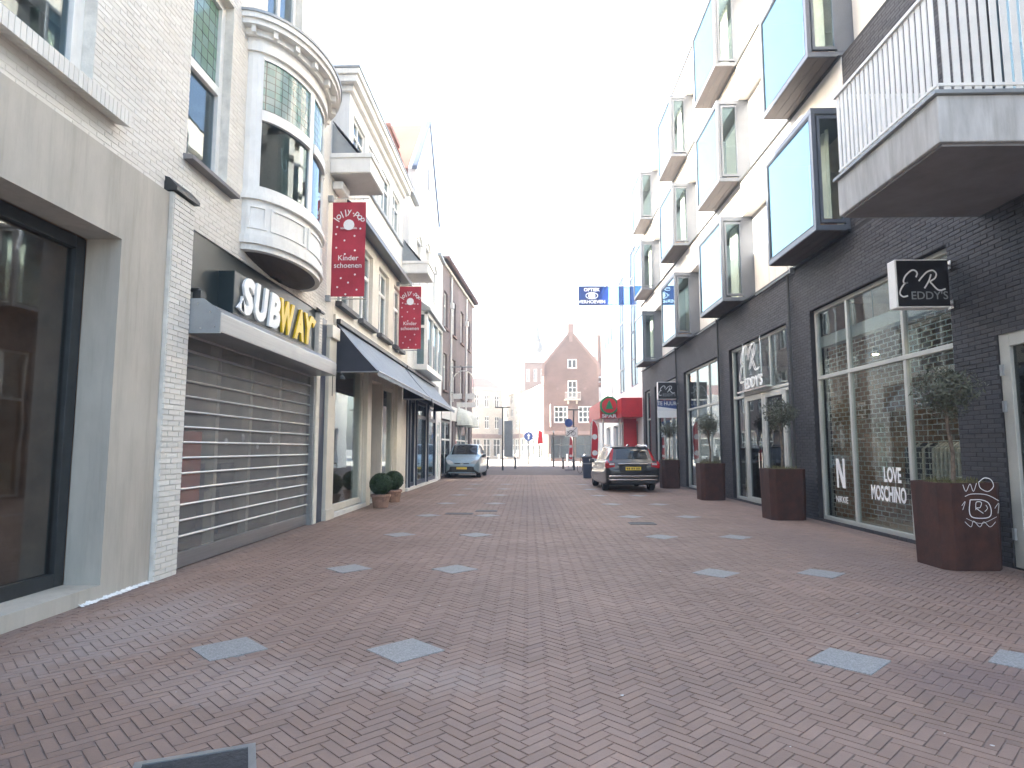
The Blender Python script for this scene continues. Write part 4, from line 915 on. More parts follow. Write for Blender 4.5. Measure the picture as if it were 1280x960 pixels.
# things in the shop
rk = 0
for y, x, mt in ((9.6, 1.6, 'cloth_dk'), (10.9, 1.3, 'cloth_lt'), (12.4, 1.7, 'cloth_dk'), (11.6, 2.6, 'cloth_rd'), (15.2, 2.2, 'cloth_lt'), (18.2, 1.2, 'cloth_dk'), (21, 1.4, 'cloth_dk'), (22.6, 1.2, 'cloth_lt'), (27, 1.3, 'cloth_rd')):
    rk += 1
    T = empty('clothes_rack', (XR+x, y, .02), 'rack of %s clothes inside the shop behind the %s' % ({'cloth_dk': 'dark', 'cloth_lt': 'pale', 'cloth_rd': 'red'}[mt], ['shuttered display window', 'lettered display window', 'glass door with outlined sign', 'planters farther along', 'window by the parked estate car'][0 if y < 10.5 else 1 if y < 13 else 2 if y < 19 else 3 if y < 25 else 4]), 'clothes rack', 'clothes racks in the shop')
    fr = MB().tube([(XR+x, y-.55, .03), (XR+x, y-.55, 1.6), (XR+x, y+.55, 1.6), (XR+x, y+.55, .03)], .016).box(XR+x-.2, XR+x+.2, y-.57, y-.53, .02, .05).box(XR+x-.2, XR+x+.2, y+.53, y+.57, .02, .05); fr.build('rail', M['chrome'], T)
    for q in range(9):
        yy = y-.45+q*.11; h = random.uniform(.7, 1.1)
        MB().prism([(XR+x-.21, 1.5-h), (XR+x+.21, 1.5-h), (XR+x+.19, 1.45), (XR+x+.03, 1.56), (XR+x-.03, 1.56), (XR+x-.19, 1.45)], 'Y', yy-.03, yy+.03).build('garment', M[mt if q % 3 else 'cloth_lt'], T)
for y, x in ((10.2, .9), (17.2, 3.5), (22, 2.5)):
    MB().box(XR+x+1, XR+x+2, y-.6, y+.6, .02, .95).each('counter', M['wpaint'], DB)
for y, z, x in ((12.3, 3.25, .75), (9.5, 3.15, .7), (11.0, 3.3, 1.5), (16.5, 3.2, 1.8), (21.7, 3.2, 1.2)):
    sl_ = MB().lathe([(.05, 0), (.055, .12), (.03, .14)], (XR+x, y, z), 10).tube([(XR+x, y, z+.1), (XR+x, y, 4.6)], .01, 6).build('spotlight', M['dkframe'], DB)
    MB().lathe([(.001, -.012), (.045, -.005), (.045, .0), (.001, .001)], (XR+x, y, z), 10).build('bulb', M['bulb'], sl_)
# security grille behind the big window
RG = empty('security_grille', (XR+.3, 11, .1), 'brick patterned steel roller grille behind the lettered display window', 'grille')
gm = MB(); x = XR+.27; nr = 40
for k in range(nr+1): gm.box(x-.006, x+.006, 9.05, 13.28, .12+k*.085-.006, .12+k*.085+.006)
gm.build('link_rod', GF, RG); gm = MB()
for k in range(nr):
    y = 9.1+(.12 if k % 2 else 0)
    while y < 13.25: gm.box(x-.006, x+.006, y-.006, y+.006, .12+k*.085+.004, .12+(k+1)*.085-.004); y += .24
tag(gm.build('link_bar', GF, RG), kind='stuff'); MB().box(x-.1, x+.1, 9.0, 13.3, 3.53, 3.75).build('grille_box', M['zinc'], RG)
MB().box(x-.02, x+.02, 9.02, 9.06, .02, 3.55).box(x-.02, x+.02, 13.28, 13.32, .02, 3.55).each('guide_rail', M['zinc'], RG)
# window lettering
def decal(name, parts, label):
    D = empty(name, parts[0][1], label, 'lettering')
    for t, p in parts: face_to(t, '-X', p).build('lettering', M['print_w'], D)
xg = XR+.10-.004
decal('window_lettering', [(text_pts('LOVE', .26, .002, .03, xs=.62), (XR+.133, 10.86, 1.02)), (text_pts('MOSCHINO', .26, .002, .03, xs=.58), (XR+.133, 11.02, .70))], 'two lines of bold white capitals stuck on the display window')
N = join(MB().prism([(-.17, -.28), (-.09, -.28), (-.09, .28), (-.17, .28)], 'Z', 0, .002), MB().prism([(.09, -.28), (.17, -.28), (.17, .28), (.09, .28)], 'Z', 0, .002), MB().prism([(-.17, .28), (-.06, .28), (.17, -.28), (.06, -.28)], 'Z', 0, .003))
decal('window_lettering', [(N, (XR+.133, 12.62, .98)), (text_pts('NIKKIE', .12, .002, .012, xs=.9), (XR+.133, 12.62, .48))], 'tall white letter N over a short name on the display window')
# script sign strokes in a unit square
SE = [(.37, .62), (.40, .70), (.36, .76), (.29, .76), (.18, .66), (.13, .55), (.15, .50), (.21, .51), (.14, .48), (.07, .37), (.05, .28), (.11, .22), (.20, .24)]
SR = [(.42, .54), (.49, .63), (.59, .73), (.70, .76), (.76, .69), (.73, .60), (.64, .53), (.67, .48), (.76, .37), (.83, .35), (.92, .38)]; SR2 = [(.66, .68), (.61, .54), (.52, .39)]
def er_strokes(sz, w, asp=1.0): return join(*[stroke([((a-.5)*sz*asp, (b-.5)*sz) for a, b in s], w) for s in (SE, SR, SR2)])
def box_sign(y, label, n):
    S = empty('box_sign', (XR, y, 3.4), label, 'sign')
    x0, x1, z0, z1 = 5.08, 5.80, 3.38, 4.06
    MB().box(x0, x1, y, y+.19, z0, z1).build('light_box', M['signwhite'], S, bevel=.012)
    MB().box(x0+.02, x1-.005, y-.012, y-.0005, z0+.02, z1-.02).build('face_panel', M['signblack'], S)
    MB().box(x0+.02, x1-.005, y+.1905, y+.202, z0+.02, z1-.02).build('face_panel', M['signblack'], S)
    face_to(er_strokes(.68, .022, 1.05), '-Y', ((x0+x1)/2, y-.014, (z0+z1)/2)).build('script_lettering', M['print_w'], S)
    face_to(text_pts("EDDY'S", .115, .003, .006), '-Y', (x0+.44, y-.013, z0+.17)).build('lettering', M['zinc'], S)
    for z in (z0+.06, z1-.06): MB().tube([(x1, y+.1, z), (XR+.02, y+.1, z)], .02).box(XR-.03, XR, y+.04, y+.16, z-.06, z+.06).build('bracket', M['chrome'], S)
box_sign(8.78, 'black square box sign with script letters jutting out below the balcony', 0)
box_sign(25.1, 'black square box sign with script letters above the blue and white letting board', 1)
LBd = empty('letting_board', (5.45, 25.2, 2.7), 'dark blue and white letting board hanging under the far box sign', 'sign')
MB().box(5.08, 5.82, 25.2, 25.24, 2.95, 3.34).build('blue_half', M['blue'], LBd); MB().box(5.08, 5.82, 25.2, 25.24, 2.66, 2.95).build('white_half', M['signwhite'], LBd)
face_to(text_pts('TE HUUR', .15, .003, .01, xs=.85), '-Y', (5.45, 25.197, 3.22)).build('lettering', M['print_w'], LBd)
MB().prism([(5.08, 2.952), (5.82, 2.952), (5.82, 3.0), (5.08, 3.1)], 'Y', 25.19, 25.199).build('wave_print', M['print_w'], LBd)
MB().box(5.8, XR, 25.2, 25.23, 3.2, 3.24).build('bracket', M['zinc'], LBd)
# outlined tube sign hanging in the door fanlight
NS = empty('outline_sign', (XR-.05, 17, 3), 'white outlined script sign fixed across the glass over the shop doors', 'sign')
def outline(pts, w): 
    return join(stroke([(a-w, b) for a, b in pts], .03, .02), stroke([(a+w, b) for a, b in pts], .03, .02))
sz = 1.75
ns = join(*[outline([((a-.5)*sz*.95, (b-.5)*sz) for a, b in s], .05) for s in (SE, SR, SR2)])
face_to(ns, '-X', (XR-.06, 16.85, 3.72)).build('script_tube', M['signwhite'], NS)
face_to(text_pts("EDDY'S", .30, .03, .012), '-X', (XR-.06, 16.6, 3.18)).build('lettering', M['signwhite'], NS)
MB().box(XR-.05, XR+.1, 15.8, 18.0, 2.98, 3.02).box(XR-.05, XR-.03, 17.4, 17.44, 3.0, 4.3).box(XR-.05, XR-.03, 16.1, 16.14, 3.0, 4.3).build('sign_frame', M['chrome'], NS)

# balcony
BC = empty('balcony', (5.0, 7.3, 4.47), 'concrete slab balcony with white upright bar railing above the side door', 'balcony')
MB().box(4.12, XR+.0, 6.22, 8.3, 4.50, 4.99).build('slab', M['concrete'], BC, bevel=.012)
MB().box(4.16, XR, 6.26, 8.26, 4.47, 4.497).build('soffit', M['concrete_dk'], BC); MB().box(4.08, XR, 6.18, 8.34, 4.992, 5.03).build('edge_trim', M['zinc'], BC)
bm1 = MB().box(-.006, .006, -.034, .034, 0, 1.1).mesh('baluster', M['wpaint']); bm2 = MB().box(-.034, .034, -.006, .006, 0, 1.1).mesh('baluster', M['wpaint'])
for k in range(20): link('baluster', bm1, BC, Vector((4.15, 6.27+k*.1035, 5.03))-wloc(BC))
for k in range(1, 17): link('baluster', bm2, BC, Vector((4.15+k*.102, 6.25, 5.03))-wloc(BC)); link('baluster', bm2, BC, Vector((4.15+k*.102, 8.27, 5.03))-wloc(BC))
MB().box(4.12, 4.18, 6.22, 8.30, 6.13, 6.17).box(4.18, XR, 6.22, 6.28, 6.13, 6.17).box(4.18, XR, 8.24, 8.30, 6.13, 6.17).each('handrail', M['wpaint'], BC)
MB().box(4.135, 4.165, 6.24, 8.28, 5.10, 5.13).box(4.165, XR, 6.235, 6.265, 5.10, 5.13).each('bottom_rail', M['wpaint'], BC)

# planters with olive trees
olm = leaf_ball(.42, 2300, .019, .92, .25, 9, 1.8).mesh('crown', M['leaf_olive'])
PT = [(5.36, 8.3, 1.0, 'brown steel planter scrawled with white graffiti, holding a small olive tree'), (5.33, 13.7, 1.0, 'brown steel planter with olive tree by the glass shop doors'),
      (5.25, 18.75, .95, 'brown steel planter with olive tree standing between the shop doors and the next window'), (5.27, 24.2, .92, 'brown steel planter with olive tree half hidden behind the grey estate car')]
for i, (x, y, s, lab) in enumerate(PT):
    P = empty('olive_planter', (x, y, 0), lab, 'planter', 'steel planters with olive trees')
    def octo(h, c_): return [(-h+c_, -h), (h-c_, -h), (h, -h+c_), (h, h-c_), (h-c_, h), (-h+c_, h), (-h, h-c_), (-h, -h+c_)]
    b_, t_ = octo(.355*s, .10*s), octo(.375*s, .105*s); ti = octo(.355*s, .098*s); H = 1.04
    mb = MB(); mb.v = [(x+a, y+b, .0) for a, b in b_]+[(x+a, y+b, H) for a, b in t_]+[(x+a, y+b, H) for a, b in ti]+[(x+a, y+b, H-.1) for a, b in ti]
    mb.f = [tuple(range(8))[::-1]]+[(r*8+k, r*8+(k+1) % 8, r*8+8+(k+1) % 8, r*8+8+k) for r in range(3) for k in range(8)]
    tub = mb.build('tub', M['corten'], P, bevel=.008)
    MB().prism([(x+a, y+b) for a, b in ti], 'Z', H-.2, H-.09).build('soil', M['soil'], P)
    rg = random.Random(20+i); gr = MB()
    for _ in range(260):
        a, r = rg.uniform(0, 6.28), .31*s*math.sqrt(rg.random()); px, py = x+r*math.cos(a), y+r*math.sin(a); h = rg.uniform(.05, .16); dx, dy = rg.gauss(0, .06), rg.gauss(0, .06)
        gr.quad((px-.008, py, H-.10), (px+.008, py, H-.10), (px+dx+.002, py+dy, H-.09+h), (px+dx-.002, py+dy, H-.09+h))
    tag(gr.build('underplanting', M['leaf_grass'], P), kind='stuff')
    k = rg.uniform(-.05, .05)
    MB().tube([(x, y, H-.15), (x+.03, y+.01, 1.4), (x+.0+k, y, 1.75), (x+k, y, 2.0)], [.03, .024, .02, .016], 8).build('trunk', M['bark'], P)
    br = MB()
    for q in range(7):
        a = q*.9; br.tube([(x+k, y, 1.82+.03*q), (x+k+.16*math.cos(a), y+.16*math.sin(a), 2.05+.02*q), (x+k+.28*math.cos(a), y+.28*math.sin(a), 2.2+.03*q)], [.01, .007, .003], 5)
    br.build('branch', M['bark'], P)
    cr = link('crown', olm, P, (k, 0, 2.17)); cr.rotation_euler.z = i*1.3; cr.scale = (.98*s, .98*s, .98*s)
    if i == 0:
        gs = []
        for pts, w in (([(-.22, .30), (-.18, .22), (-.12, .31), (-.08, .22), (-.03, .32)], .012), ([(.0, .33), (.08, .38), (.17, .36), (.2, .28), (.12, .22), (.02, .26), (.0, .33)], .016),
                       ([(-.13, .12), (-.15, -.02), (-.1, -.09), (.1, -.09), (.15, -.02), (.12, .08), (.02, .12), (-.13, .12)], .018), ([(-.06, .0), (-.05, .09), (.02, .09), (.0, .03), (-.05, .02), (.04, -.04)], .014),
                       ([(.06, -.02), (.1, .02), (.08, .06)], .012), ([(-.2, .16), (-.1, .19), (.1, .18), (.26, .11)], .014), ([(-.22, -.14), (-.14, -.2), (-.1, -.13), (-.02, -.2), (.04, -.14), (.12, -.2), (.2, -.14)], .010),
                       ([(-.25, .05), (-.2, .1), (-.24, .0)], .01), ([(.2, .02), (.26, .08), (.24, -.04)], .01), ([(-.2, -.1), (.0, -.16), (.22, -.08)], .008)):
            gs.append(stroke([(a*.86+.06, b) for a, b in pts], w*.6, 0))
        gm = join(*gs); sl_ = .02/1.04        # lies on the leaning tub face
        gm.v = [(x+.0+a, y-(.355+sl_*(.72+b))-.004, .72+b) for a, b, _ in gm.v]; gm.build('graffiti', M['print_w'], tub)

# ------------------------------------------------------------------ right: white building with tall blue strips, red canopy
WH = empty('white_strip_building', (XR, 42, 0), 'white building with tall blue window strips behind the hanging blue sign', 'building')
st = [(34.2, 36.5, 4.9, 12.7), (38.7, 40.9, 4.9, 12.2), (44.2, 45.4, 8.9, 11.6), (45.9, 47.1, 8.9, 11.6), (47.6, 48.8, 8.9, 11.6)]
ar = [(44.0, 45.0, 5.0, 7.4), (47.0, 48.0, 5.0, 7.4)]; gd = [(34.6, 37.0, .02, 3.0), (37.6, 40.4, .02, 3.0), (42, 44.5, .1, 3.0), (46, 48.5, .1, 3)]
wall(MB(), XR, -1, 33.02, 51, 0, 13.5, st+ar+gd, .3).build('wall', M['white'], WH)
MB().box(XR+.3, XR+9, 33.02, 33.3, 0, 13.5).box(XR+.3, XR+9, 50.7, 51, 0, 13.5).box(XR-.1, XR+9, 33.02, 51, 13.5, 13.7).each('roof_slab', M['white'], WH)
for a, b, c_, d in st: window(WH, XR, -1, a, b, c_, d, .01, M['slate'], M['gl_blue'], .07, mull=((a+b)/2,) if b-a > 2 else (), trans=tuple(c_+(d-c_)*q/5 for q in range(1, 5)) if d-c_ > 5 else (), name='window_strip')
for a, b, c_, d in ar+gd[2:]: window(WH, XR, -1, a, b, c_, d, .15, M['wpaint'], M['gl_up'], .09, mull=((a+b)/2,))
for a, b, c_, d in ar:
    m = MB(); n = 10; cy = (a+b)/2
    for k in range(n):
        p, q = math.pi*k/n, math.pi*(k+1)/n; m.prism([(cy+.5*math.cos(p), d+.5*math.sin(p)), (cy+.62*math.cos(p), d+.62*math.sin(p)), (cy+.62*math.cos(q), d+.62*math.sin(q)), (cy+.5*math.cos(q), d+.5*math.sin(q))], 'X', XR-.06, XR)
    m.build('arch_moulding', M['zinc'], WH)
for a, b, c_, d in gd[:2]: window(WH, XR, -1, a, b, c_, d, .2, M['red'], M['gl_door'], .16, mull=((a+b)/2,), name='shop_door')
room(WH, XR+.31, XR+4, 33.5, 50.5, .02, 4.2, M['inside'], open_x=XR+.31); room(WH, XR+.31, XR+3, 33.5, 50.5, 4.6, 13, M['inside'], open_x=XR+.31)
SC = empty('shop_canopy', (5.2, 34, 3), 'red boxed shop canopy carrying a round green emblem and white letters', 'canopy')
MB().box(4.82, XR, 33.1, 34.8, 3.08, 4.08).build('near_box', M['red'], SC, bevel=.01); MB().box(3.9, XR, 34.82, 41, 3.10, 4.02).build('long_box', M['red'], SC, bevel=.01)
for x in (4.1, 5.0): MB().tube([(x, 35.1, 0), (x, 35.1, 3.1)], .06).build('post', M['wpaint'], SC)
MB().box(5.2, XR, 35.0, 35.08, 0, 3.1).build('side_panel', M['red'], SC)
ci = lambda r, n=28: [(r*math.cos(2*math.pi*k/n), r*math.sin(2*math.pi*k/n)) for k in range(n)]
face_to(MB().prism(ci(.50), 'Z', 0, .06), '-Y', (4.40, 34.78, 3.78)).build('emblem_ring', M['green'], SC); face_to(MB().prism(ci(.40), 'Z', 0, .01), '-Y', (4.40, 34.718, 3.78)).build('emblem_field', M['red'], SC)
face_to(join(*[MB().prism([(-w, z), (w, z), (0, z+.24)], 'Z', 0, .01+.002*i) for i, (w, z) in enumerate(((.24, -.18), (.19, -.06), (.13, .06)))]), '-Y', (4.40, 34.70, 3.78)).build('fir_emblem', M['green'], SC)
face_to(text_pts('SPAR', .20, .03, .02, xs=1.3), '-Y', (4.40, 34.80, 3.22)).build('lettering', M['print_w'], SC)
HS = empty('hanging_sign', (XR, 34, 9.5), 'see through blue hanging sign on the white building, optician lettering', 'sign')
MB().box(2.74, 4.35, 33.9, 33.93, 9.15, 10.16).build('panel', glass('blue_acrylic', (.09, .15, .33), .35), HS)
MB().box(4.352, XR, 33.9, 33.93, 9.15, 10.16).build('clear_panel', glass('pale_blue_acrylic', (.30, .42, .66), .35), HS)
face_to(text_pts('OPTIEK', .19, .004, .02), '-Y', (3.45, 33.895, 9.98)).build('lettering', M['print_w'], HS); face_to(text_pts('VERHOEVEN', .19, .004, .02), '-Y', (3.45, 33.895, 9.32)).build('lettering', M['print_w'], HS)
def oval(rx, ry): return [(rx*math.cos(2*math.pi*k/24), ry*math.sin(2*math.pi*k/24)) for k in range(24)]
face_to(join(MB().prism(oval(.19, .15), 'Z', 0, .004), stroke(oval(.32, .17)+oval(.32, .17)[:1], .035)), '-Y', (3.45, 33.895, 9.65)).build('eye_emblem', M['print_w'], HS)
MB().tube([(2.74, 33.93, 10.17), (XR, 33.93, 10.17)], .025).tube([(2.74, 33.93, 9.14), (XR, 33.93, 9.14)], .025).build('bracket', M['zinc'], HS)

# ------------------------------------------------------------------ the square: brick gable house and its neighbours
GB = empty('brick_gable_house', (0, 0, 0), 'red brick house with stepped shoulder gable, centre chimney and white windows facing the street', 'building')
# built facing +X with y running to the right, then turned to face the street
W6 = 6.35
og = [(1.15, 2.75, 4.45, 6.35), (3.95, 5.55, 4.45, 6.35), (2.75, 3.85, 7.3, 9.35), (2.75, 3.85, 10.75, 11.85), (.75, 2.95, .35, 3.0), (3.6, 5.75, .35, 3.0)]
wall(MB(), 0, 1, 0, W6, 0, 10.3, og, .35).build('front_wall', M['gbrick'], GB)
gp = [(-.2, 10.3), (W6+.2, 10.3), (W6+.2, 11.1), (W6, 11.1), (W6/2+.3, 14.75), (W6/2-.3, 14.75), (0, 11.1), (-.2, 11.1)]
m = MB()
for a, b in ((0, 2.75), (3.85, W6)):
    zz = lambda y: 11.1+3.65*min(1, (y if y < W6/2 else W6-y)/(W6/2-.3))
    m.prism([(a, 10.3), (b, 10.3), (b, zz(b)), (a, zz(a))], 'X', -.35, -.0)
m.prism([(2.75, 11.85), (3.85, 11.85), (3.85, zz(3.85)), (W6/2+.3, 14.75), (W6/2-.3, 14.75), (2.75, zz(2.75))], 'X', -.35, 0).prism([(2.75, 10.3), (3.85, 10.3), (3.85, 10.75), (2.75, 10.75)], 'X', -.35, 0)
m.build('gable', M['gbrick'], GB)
for sgn in (0, 1):
    f = (lambda y: W6-y) if sgn else (lambda y: y)
    MB().prism([(f(-.22), 9.9), (f(.1), 9.9), (f(.1), 11.1), (f(W6/2-.3), 14.6), (f(W6/2-.3), 14.95), (f(-.22), 11.15)], 'X', -.38, .1).build('verge', M['ebrick'], GB)
MB().box(-.7, .06, W6/2-.32, W6/2+.32, 14.6, 16.0).box(-.05, .09, W6/2-.2, W6/2+.2, 13.9, 14.7).build('chimney', M['ebrick'], GB)
MB().prism([(0, 10.3), (W6, 10.3), (W6/2, 14.4)], 'X', -16, -.36).build('roof', M['tile_red'], GB)
MB().box(-16, -.35, 0, .3, 0, 10.3).box(-16, -.35, W6-.3, W6, 0, 10.3).each('side_wall', M['gbrick'], GB)
for i, (a, b, c_, d) in enumerate(og):
    mu = (a+(b-a)/3, a+2*(b-a)/3) if i < 2 else ((a+b)/2,); tr = (c_+(d-c_)/3, c_+2*(d-c_)/3) if i < 2 else (c_+(d-c_)*.6,)
    w = window(GB, 0, 1, a, b, c_, d, .06, M['wpaint'] if i < 4 else M['dkframe'], M['gl_up'], .12 if i < 4 else .1, mull=mu, trans=tr if i < 3 or i > 3 else (), fd=.1, mw=.09)
    if i < 4: MB().box(-.1, .12, a-.1, b+.1, c_-.12, c_-.003).build('sill', M['ebrick'], w)
bl = MB().box(.0, .75, 2.4, 4.2, 7.0, 7.16).prism([(0, 6.6), (.4, 7.0), (0, 7.0)], 'Y', 2.7, 2.9).prism([(0, 6.6), (.4, 7.0), (0, 7.0)], 'Y', 3.7, 3.9).build('balcony', M['farwall'], GB)
rl = MB()
for k in range(13): rl.box(.7, .72, 2.42+k*.145, 2.44+k*.145, 7.16, 7.9)
rl.box(.69, .73, 2.4, 4.2, 7.88, 7.93).build('balcony_rail', M['wpaint'], bl)
for y in (1.6, 4.8): MB().prism([(y+.16*math.cos(a), 8.4+.16*math.sin(a)) for a in range(6)], 'X', 0, .05).build('wall_anchor', M['ebrick'], GB)
for y in (.0, 3.0, 5.8): MB().box(.0, .06, y+.02, y+.52, 0, 3.1).build('shop_pier', M['farwall'], GB)
MB().box(0, .05, .0, W6, 3.1, 3.5).build('shop_fascia', M['ebrick'], GB)
MB().tube([(.1, .75, 4.0), (.12, .75, 6.6)], .05).build('flag_pole', M['wpaint'], GB)
room(GB, -4, -.36, .4, W6-.4, .1, 10, M['inside_dk'], open_x=-.36)
GB.location = (1.85, 74, 0); GB.rotation_euler.z = -math.pi/2

def terrace(name, label, p, q, h, rows, cols, wm, roof, rh, shop=True, dp=9, cat='building'):
    """plain house front between ground points p and q (seen left to right), windows as real openings"""
    T = empty(name, (0, 0, 0), label, cat); L = math.dist(p, q); ops = []
    cw = L/cols; z0 = 3.9 if shop else 1.0; rowh = (h-z0)/rows
    for r in range(rows):
        for c_ in range(cols): ops.append((cw*(c_+.5)-cw*.24, cw*(c_+.5)+cw*.24, z0+rowh*r+.5, z0+rowh*r+.5+rowh*.58))
    if shop: ops += [(cw*c_+.25, cw*(c_+1)-.25, .3, 2.9) for c_ in range(cols)]
    wall(MB(), 0, 1, 0, L, 0, h, ops, .3).build('wall', M[wm], T)
    for o in ops: window(T, 0, 1, *o, .1, M['wpaint'], M['gl_up'], .1, mull=((o[0]+o[1])/2,), trans=(o[2]+(o[3]-o[2])*.65,))
    MB().box(-dp, -.3, 0, .3, 0, h).box(-dp, -.3, L-.3, L, 0, h).each('side_wall', M[wm], T); MB().box(-.1, .25, -.05, L+.05, h, h+.2).build('eaves', M['wpaint'], T)
    if rh: MB().prism([(.15, h+.2), (-dp/2, h+rh), (-dp, h+.2)], 'Y', 0, L).build('roof', M[roof], T)
    else: MB().box(-dp, -.1, 0, L, h, h+.15).build('roof', M['zinc'], T)
    if shop: MB().box(0, .08, .1, L-.1, 3.0, 3.6).build('shop_fascia', M['ebrick'], T)
    room(T, -min(3, dp-.1), -.31, .4, L-.4, .05, h-.2, M['inside'], open_x=-.31)
    T.location = (p[0], p[1], 0); T.rotation_euler.z = math.atan2(q[1]-p[1], q[0]-p[0])-math.pi/2
    return T
terrace('white_row_house', 'long white rendered row house beside the brick gable house', (-1.1, 91), (1.7, 75.2), 8.8, 2, 4, 'farwhite', 'tile_red', .9)
terrace('corner_brick_house', 'brick corner house set back beyond the weathered brick house, next to the square', (-4.95, 42.3), (-5.9, 55), 9.6, 2, 5, 'fbrick', 'tile_dk', 2.5)
terrace('flat_roof_house', 'pale flat roofed house next along from the white row house', (-3.6, 104), (-1.3, 92), 9.8, 3, 3, 'farwall', 'tile_dk', 0, dp=2.5)
terrace('far_shop_house', 'low cream shop house with dark shopfront at the back of the square', (-9.6, 92), (-3.9, 96), 10.2, 2, 4, 'farwall', 'tile_red', 2.2)
terrace('corner_white_house', 'white house at the corner behind the van, past the brick house', (-22, 84), (-10.2, 90), 8.6, 2, 4, 'farwhite', 'tile_red', 2.0)
terrace('red_roof_house', 'tall house with red brick gable wall rising behind the white row house', (-.6, 112), (3.2, 112), 16.6, 4, 3, 'gbrick', 'tile_red', 1.6, shop=False)
terrace('side_brick_house', 'brick house peeking out between the gable house and the white strip building', (8.6, 82), (14, 82), 10.5, 3, 3, 'gbrick', 'tile_red', 3.5)
ck = empty('brick_chimney', (9.7, 84, 0), 'tall brick chimney stack rising behind the gable house roof', 'chimney')
MB().box(9.2, 10.0, 83.6, 84.4, 10.7, 16.2).build('stack', M['gbrick'], ck); MB().box(9.1, 10.1, 83.5, 84.5, 16.2, 16.4).build('cap', M['ebrick'], ck)
CT = empty('church_spire', (2.1, 140, 0), 'slender green copper spire with an onion bulb above the far roofs', 'tower')
MB().box(.3, 3.9, 138.2, 141.8, 0, 21.5).build('tower_shaft', M['farwhite'], CT)
MB().lathe([(1.3, 21.5), (1.35, 22), (1.1, 22.4), (.85, 22.6)], (2.1, 140, 0), 16).build('drum', M['farwhite'], CT)
MB().lathe([(.8, 22.6), (1.25, 23.2), (1.3, 23.8), (1.0, 24.6), (.55, 25.2)], (2.1, 140, 0), 16).build('onion_bulb', M['copper'], CT, smooth=True)
MB().lathe([(1.0, 25.1), (.9, 25.35), (.6, 25.8), (.45, 26.3), (.36, 29.3), (.1, 29.7)], (2.1, 140, 0), 12).build('needle', M['copper'], CT, smooth=True)

# ------------------------------------------------------------------ street furniture
def bollard(x, y, h, m, label, grp):
    B = empty('bollard', (x, y, 0), label, 'bollard', grp)
    MB().lathe([(.085, 0), (.085, .04), (.07, .06), (.07, h-.12), (.08, h-.1), (.08, h-.04), (.05, h)], (x, y, 0), 14).build('shaft', M[m], B)
    MB().lathe([(.072, h-.22), (.073, h-.17)], (x, y, 0), 14).build('band', M['zinc'] if m != 'wpaint' else M['red'], B)
for x, y in ((-2.95, 47), (-.95, 47.5), (2.55, 47), (3.5, 50)): bollard(x, y, .85, 'bark_dk', 'dark cast bollard closing off the end of the brick street', 'dark bollards at the street end')
for k in range(9):
    x = -6.5+k*1.75
    if abs(x-1) > .3: bollard(x, 66, .9, 'wpaint', 'white post on the far edge of the sunlit square', 'white posts along the square')
def post(x, y, h, label, cat='street lamp'):
    P = empty('street_lamp' if cat == 'street lamp' else 'sign_post', (x, y, 0), label, cat)
    MB().tube([(x, y, 0), (x, y, .9), (x, y, h)], [.07, .055, .045], 10).build('post', M['bark_dk'], P); return P
P = post(-1.72, 43.5, 4.25, 'dark street lamp with flat top and long banner box near the van')
MB().box(-2.25, -1.2, 43.3, 43.7, 4.22, 4.28).build('lamp_head', M['dkframe'], P); MB().box(-1.62, -1.05, 43.45, 43.55, .9, 3.35).build('banner_box', M['zinc'], P); MB().box(-2.0, -1.76, 43.45, 43.5, 2.4, 3.5).build('notice_plate', M['wpaint'], P)
P = post(3.1, 43.6, 4.1, 'dark post with flat lamp top and a white cycling ban plate', 'sign post')
MB().box(2.7, 3.6, 43.4, 43.8, 4.06, 4.12).build('lamp_head', M['dkframe'], P); MB().box(2.55, 3.35, 43.5, 43.53, 2.25, 2.9).build('plate', M['wpaint'], P)
cyc = join(stroke([(-.3+.13*math.cos(a/3), -.1+.13*math.sin(a/3)) for a in range(20)], .03), stroke([(.12+.13*math.cos(a/3), -.1+.13*math.sin(a/3)) for a in range(20)], .03), stroke([(-.3, -.1), (-.1, .1), (.05, .08), (.12, -.1)], .03), stroke([(-.35, -.3), (.35, .3)], .035))
face_to(cyc, '-Y', (2.95, 43.49, 2.58)).build('pictogram', M['ink'], P)
face_to(MB().prism(ci(.28), 'Z', 0, .03), '-Y', (2.75, 43.5, 3.2)).build('round_plate', M['blue'], P)
P = post(.05, 60, 3.6, 'blue round direction sign on a thin post at the square', 'sign post'); face_to(MB().prism(ci(.42), 'Z', 0, .03), '-Y', (.05, 59.9, 2.6)).build('round_plate', M['blue'], P)
face_to(MB().prism([(-.06, -.25), (.06, -.25), (.06, .05), (.16, .05), (0, .27), (-.16, .05), (-.06, .05)], 'Z', 0, .01), '-Y', (.05, 59.86, 2.6)).build('arrow', M['print_w'], P)
P = post(.95, 56.5, 4.8, 'thin post carrying a red flag sign near the square', 'sign post'); MB().prism([(.8, 1.9), (1.3, 1.9), (1.25, 2.9), (.95, 3.1)], 'Y', 56.45, 56.5).build('flag_panel', M['red'], P)
P = post(2.05, 52.0, 2.9, 'short thin dark pole beside the dark bollards', 'sign post'); MB().lathe([(.06, 0), (.06, .15)], (2.05, 52, 2.75), 8).build('cap', M['zinc'], P)
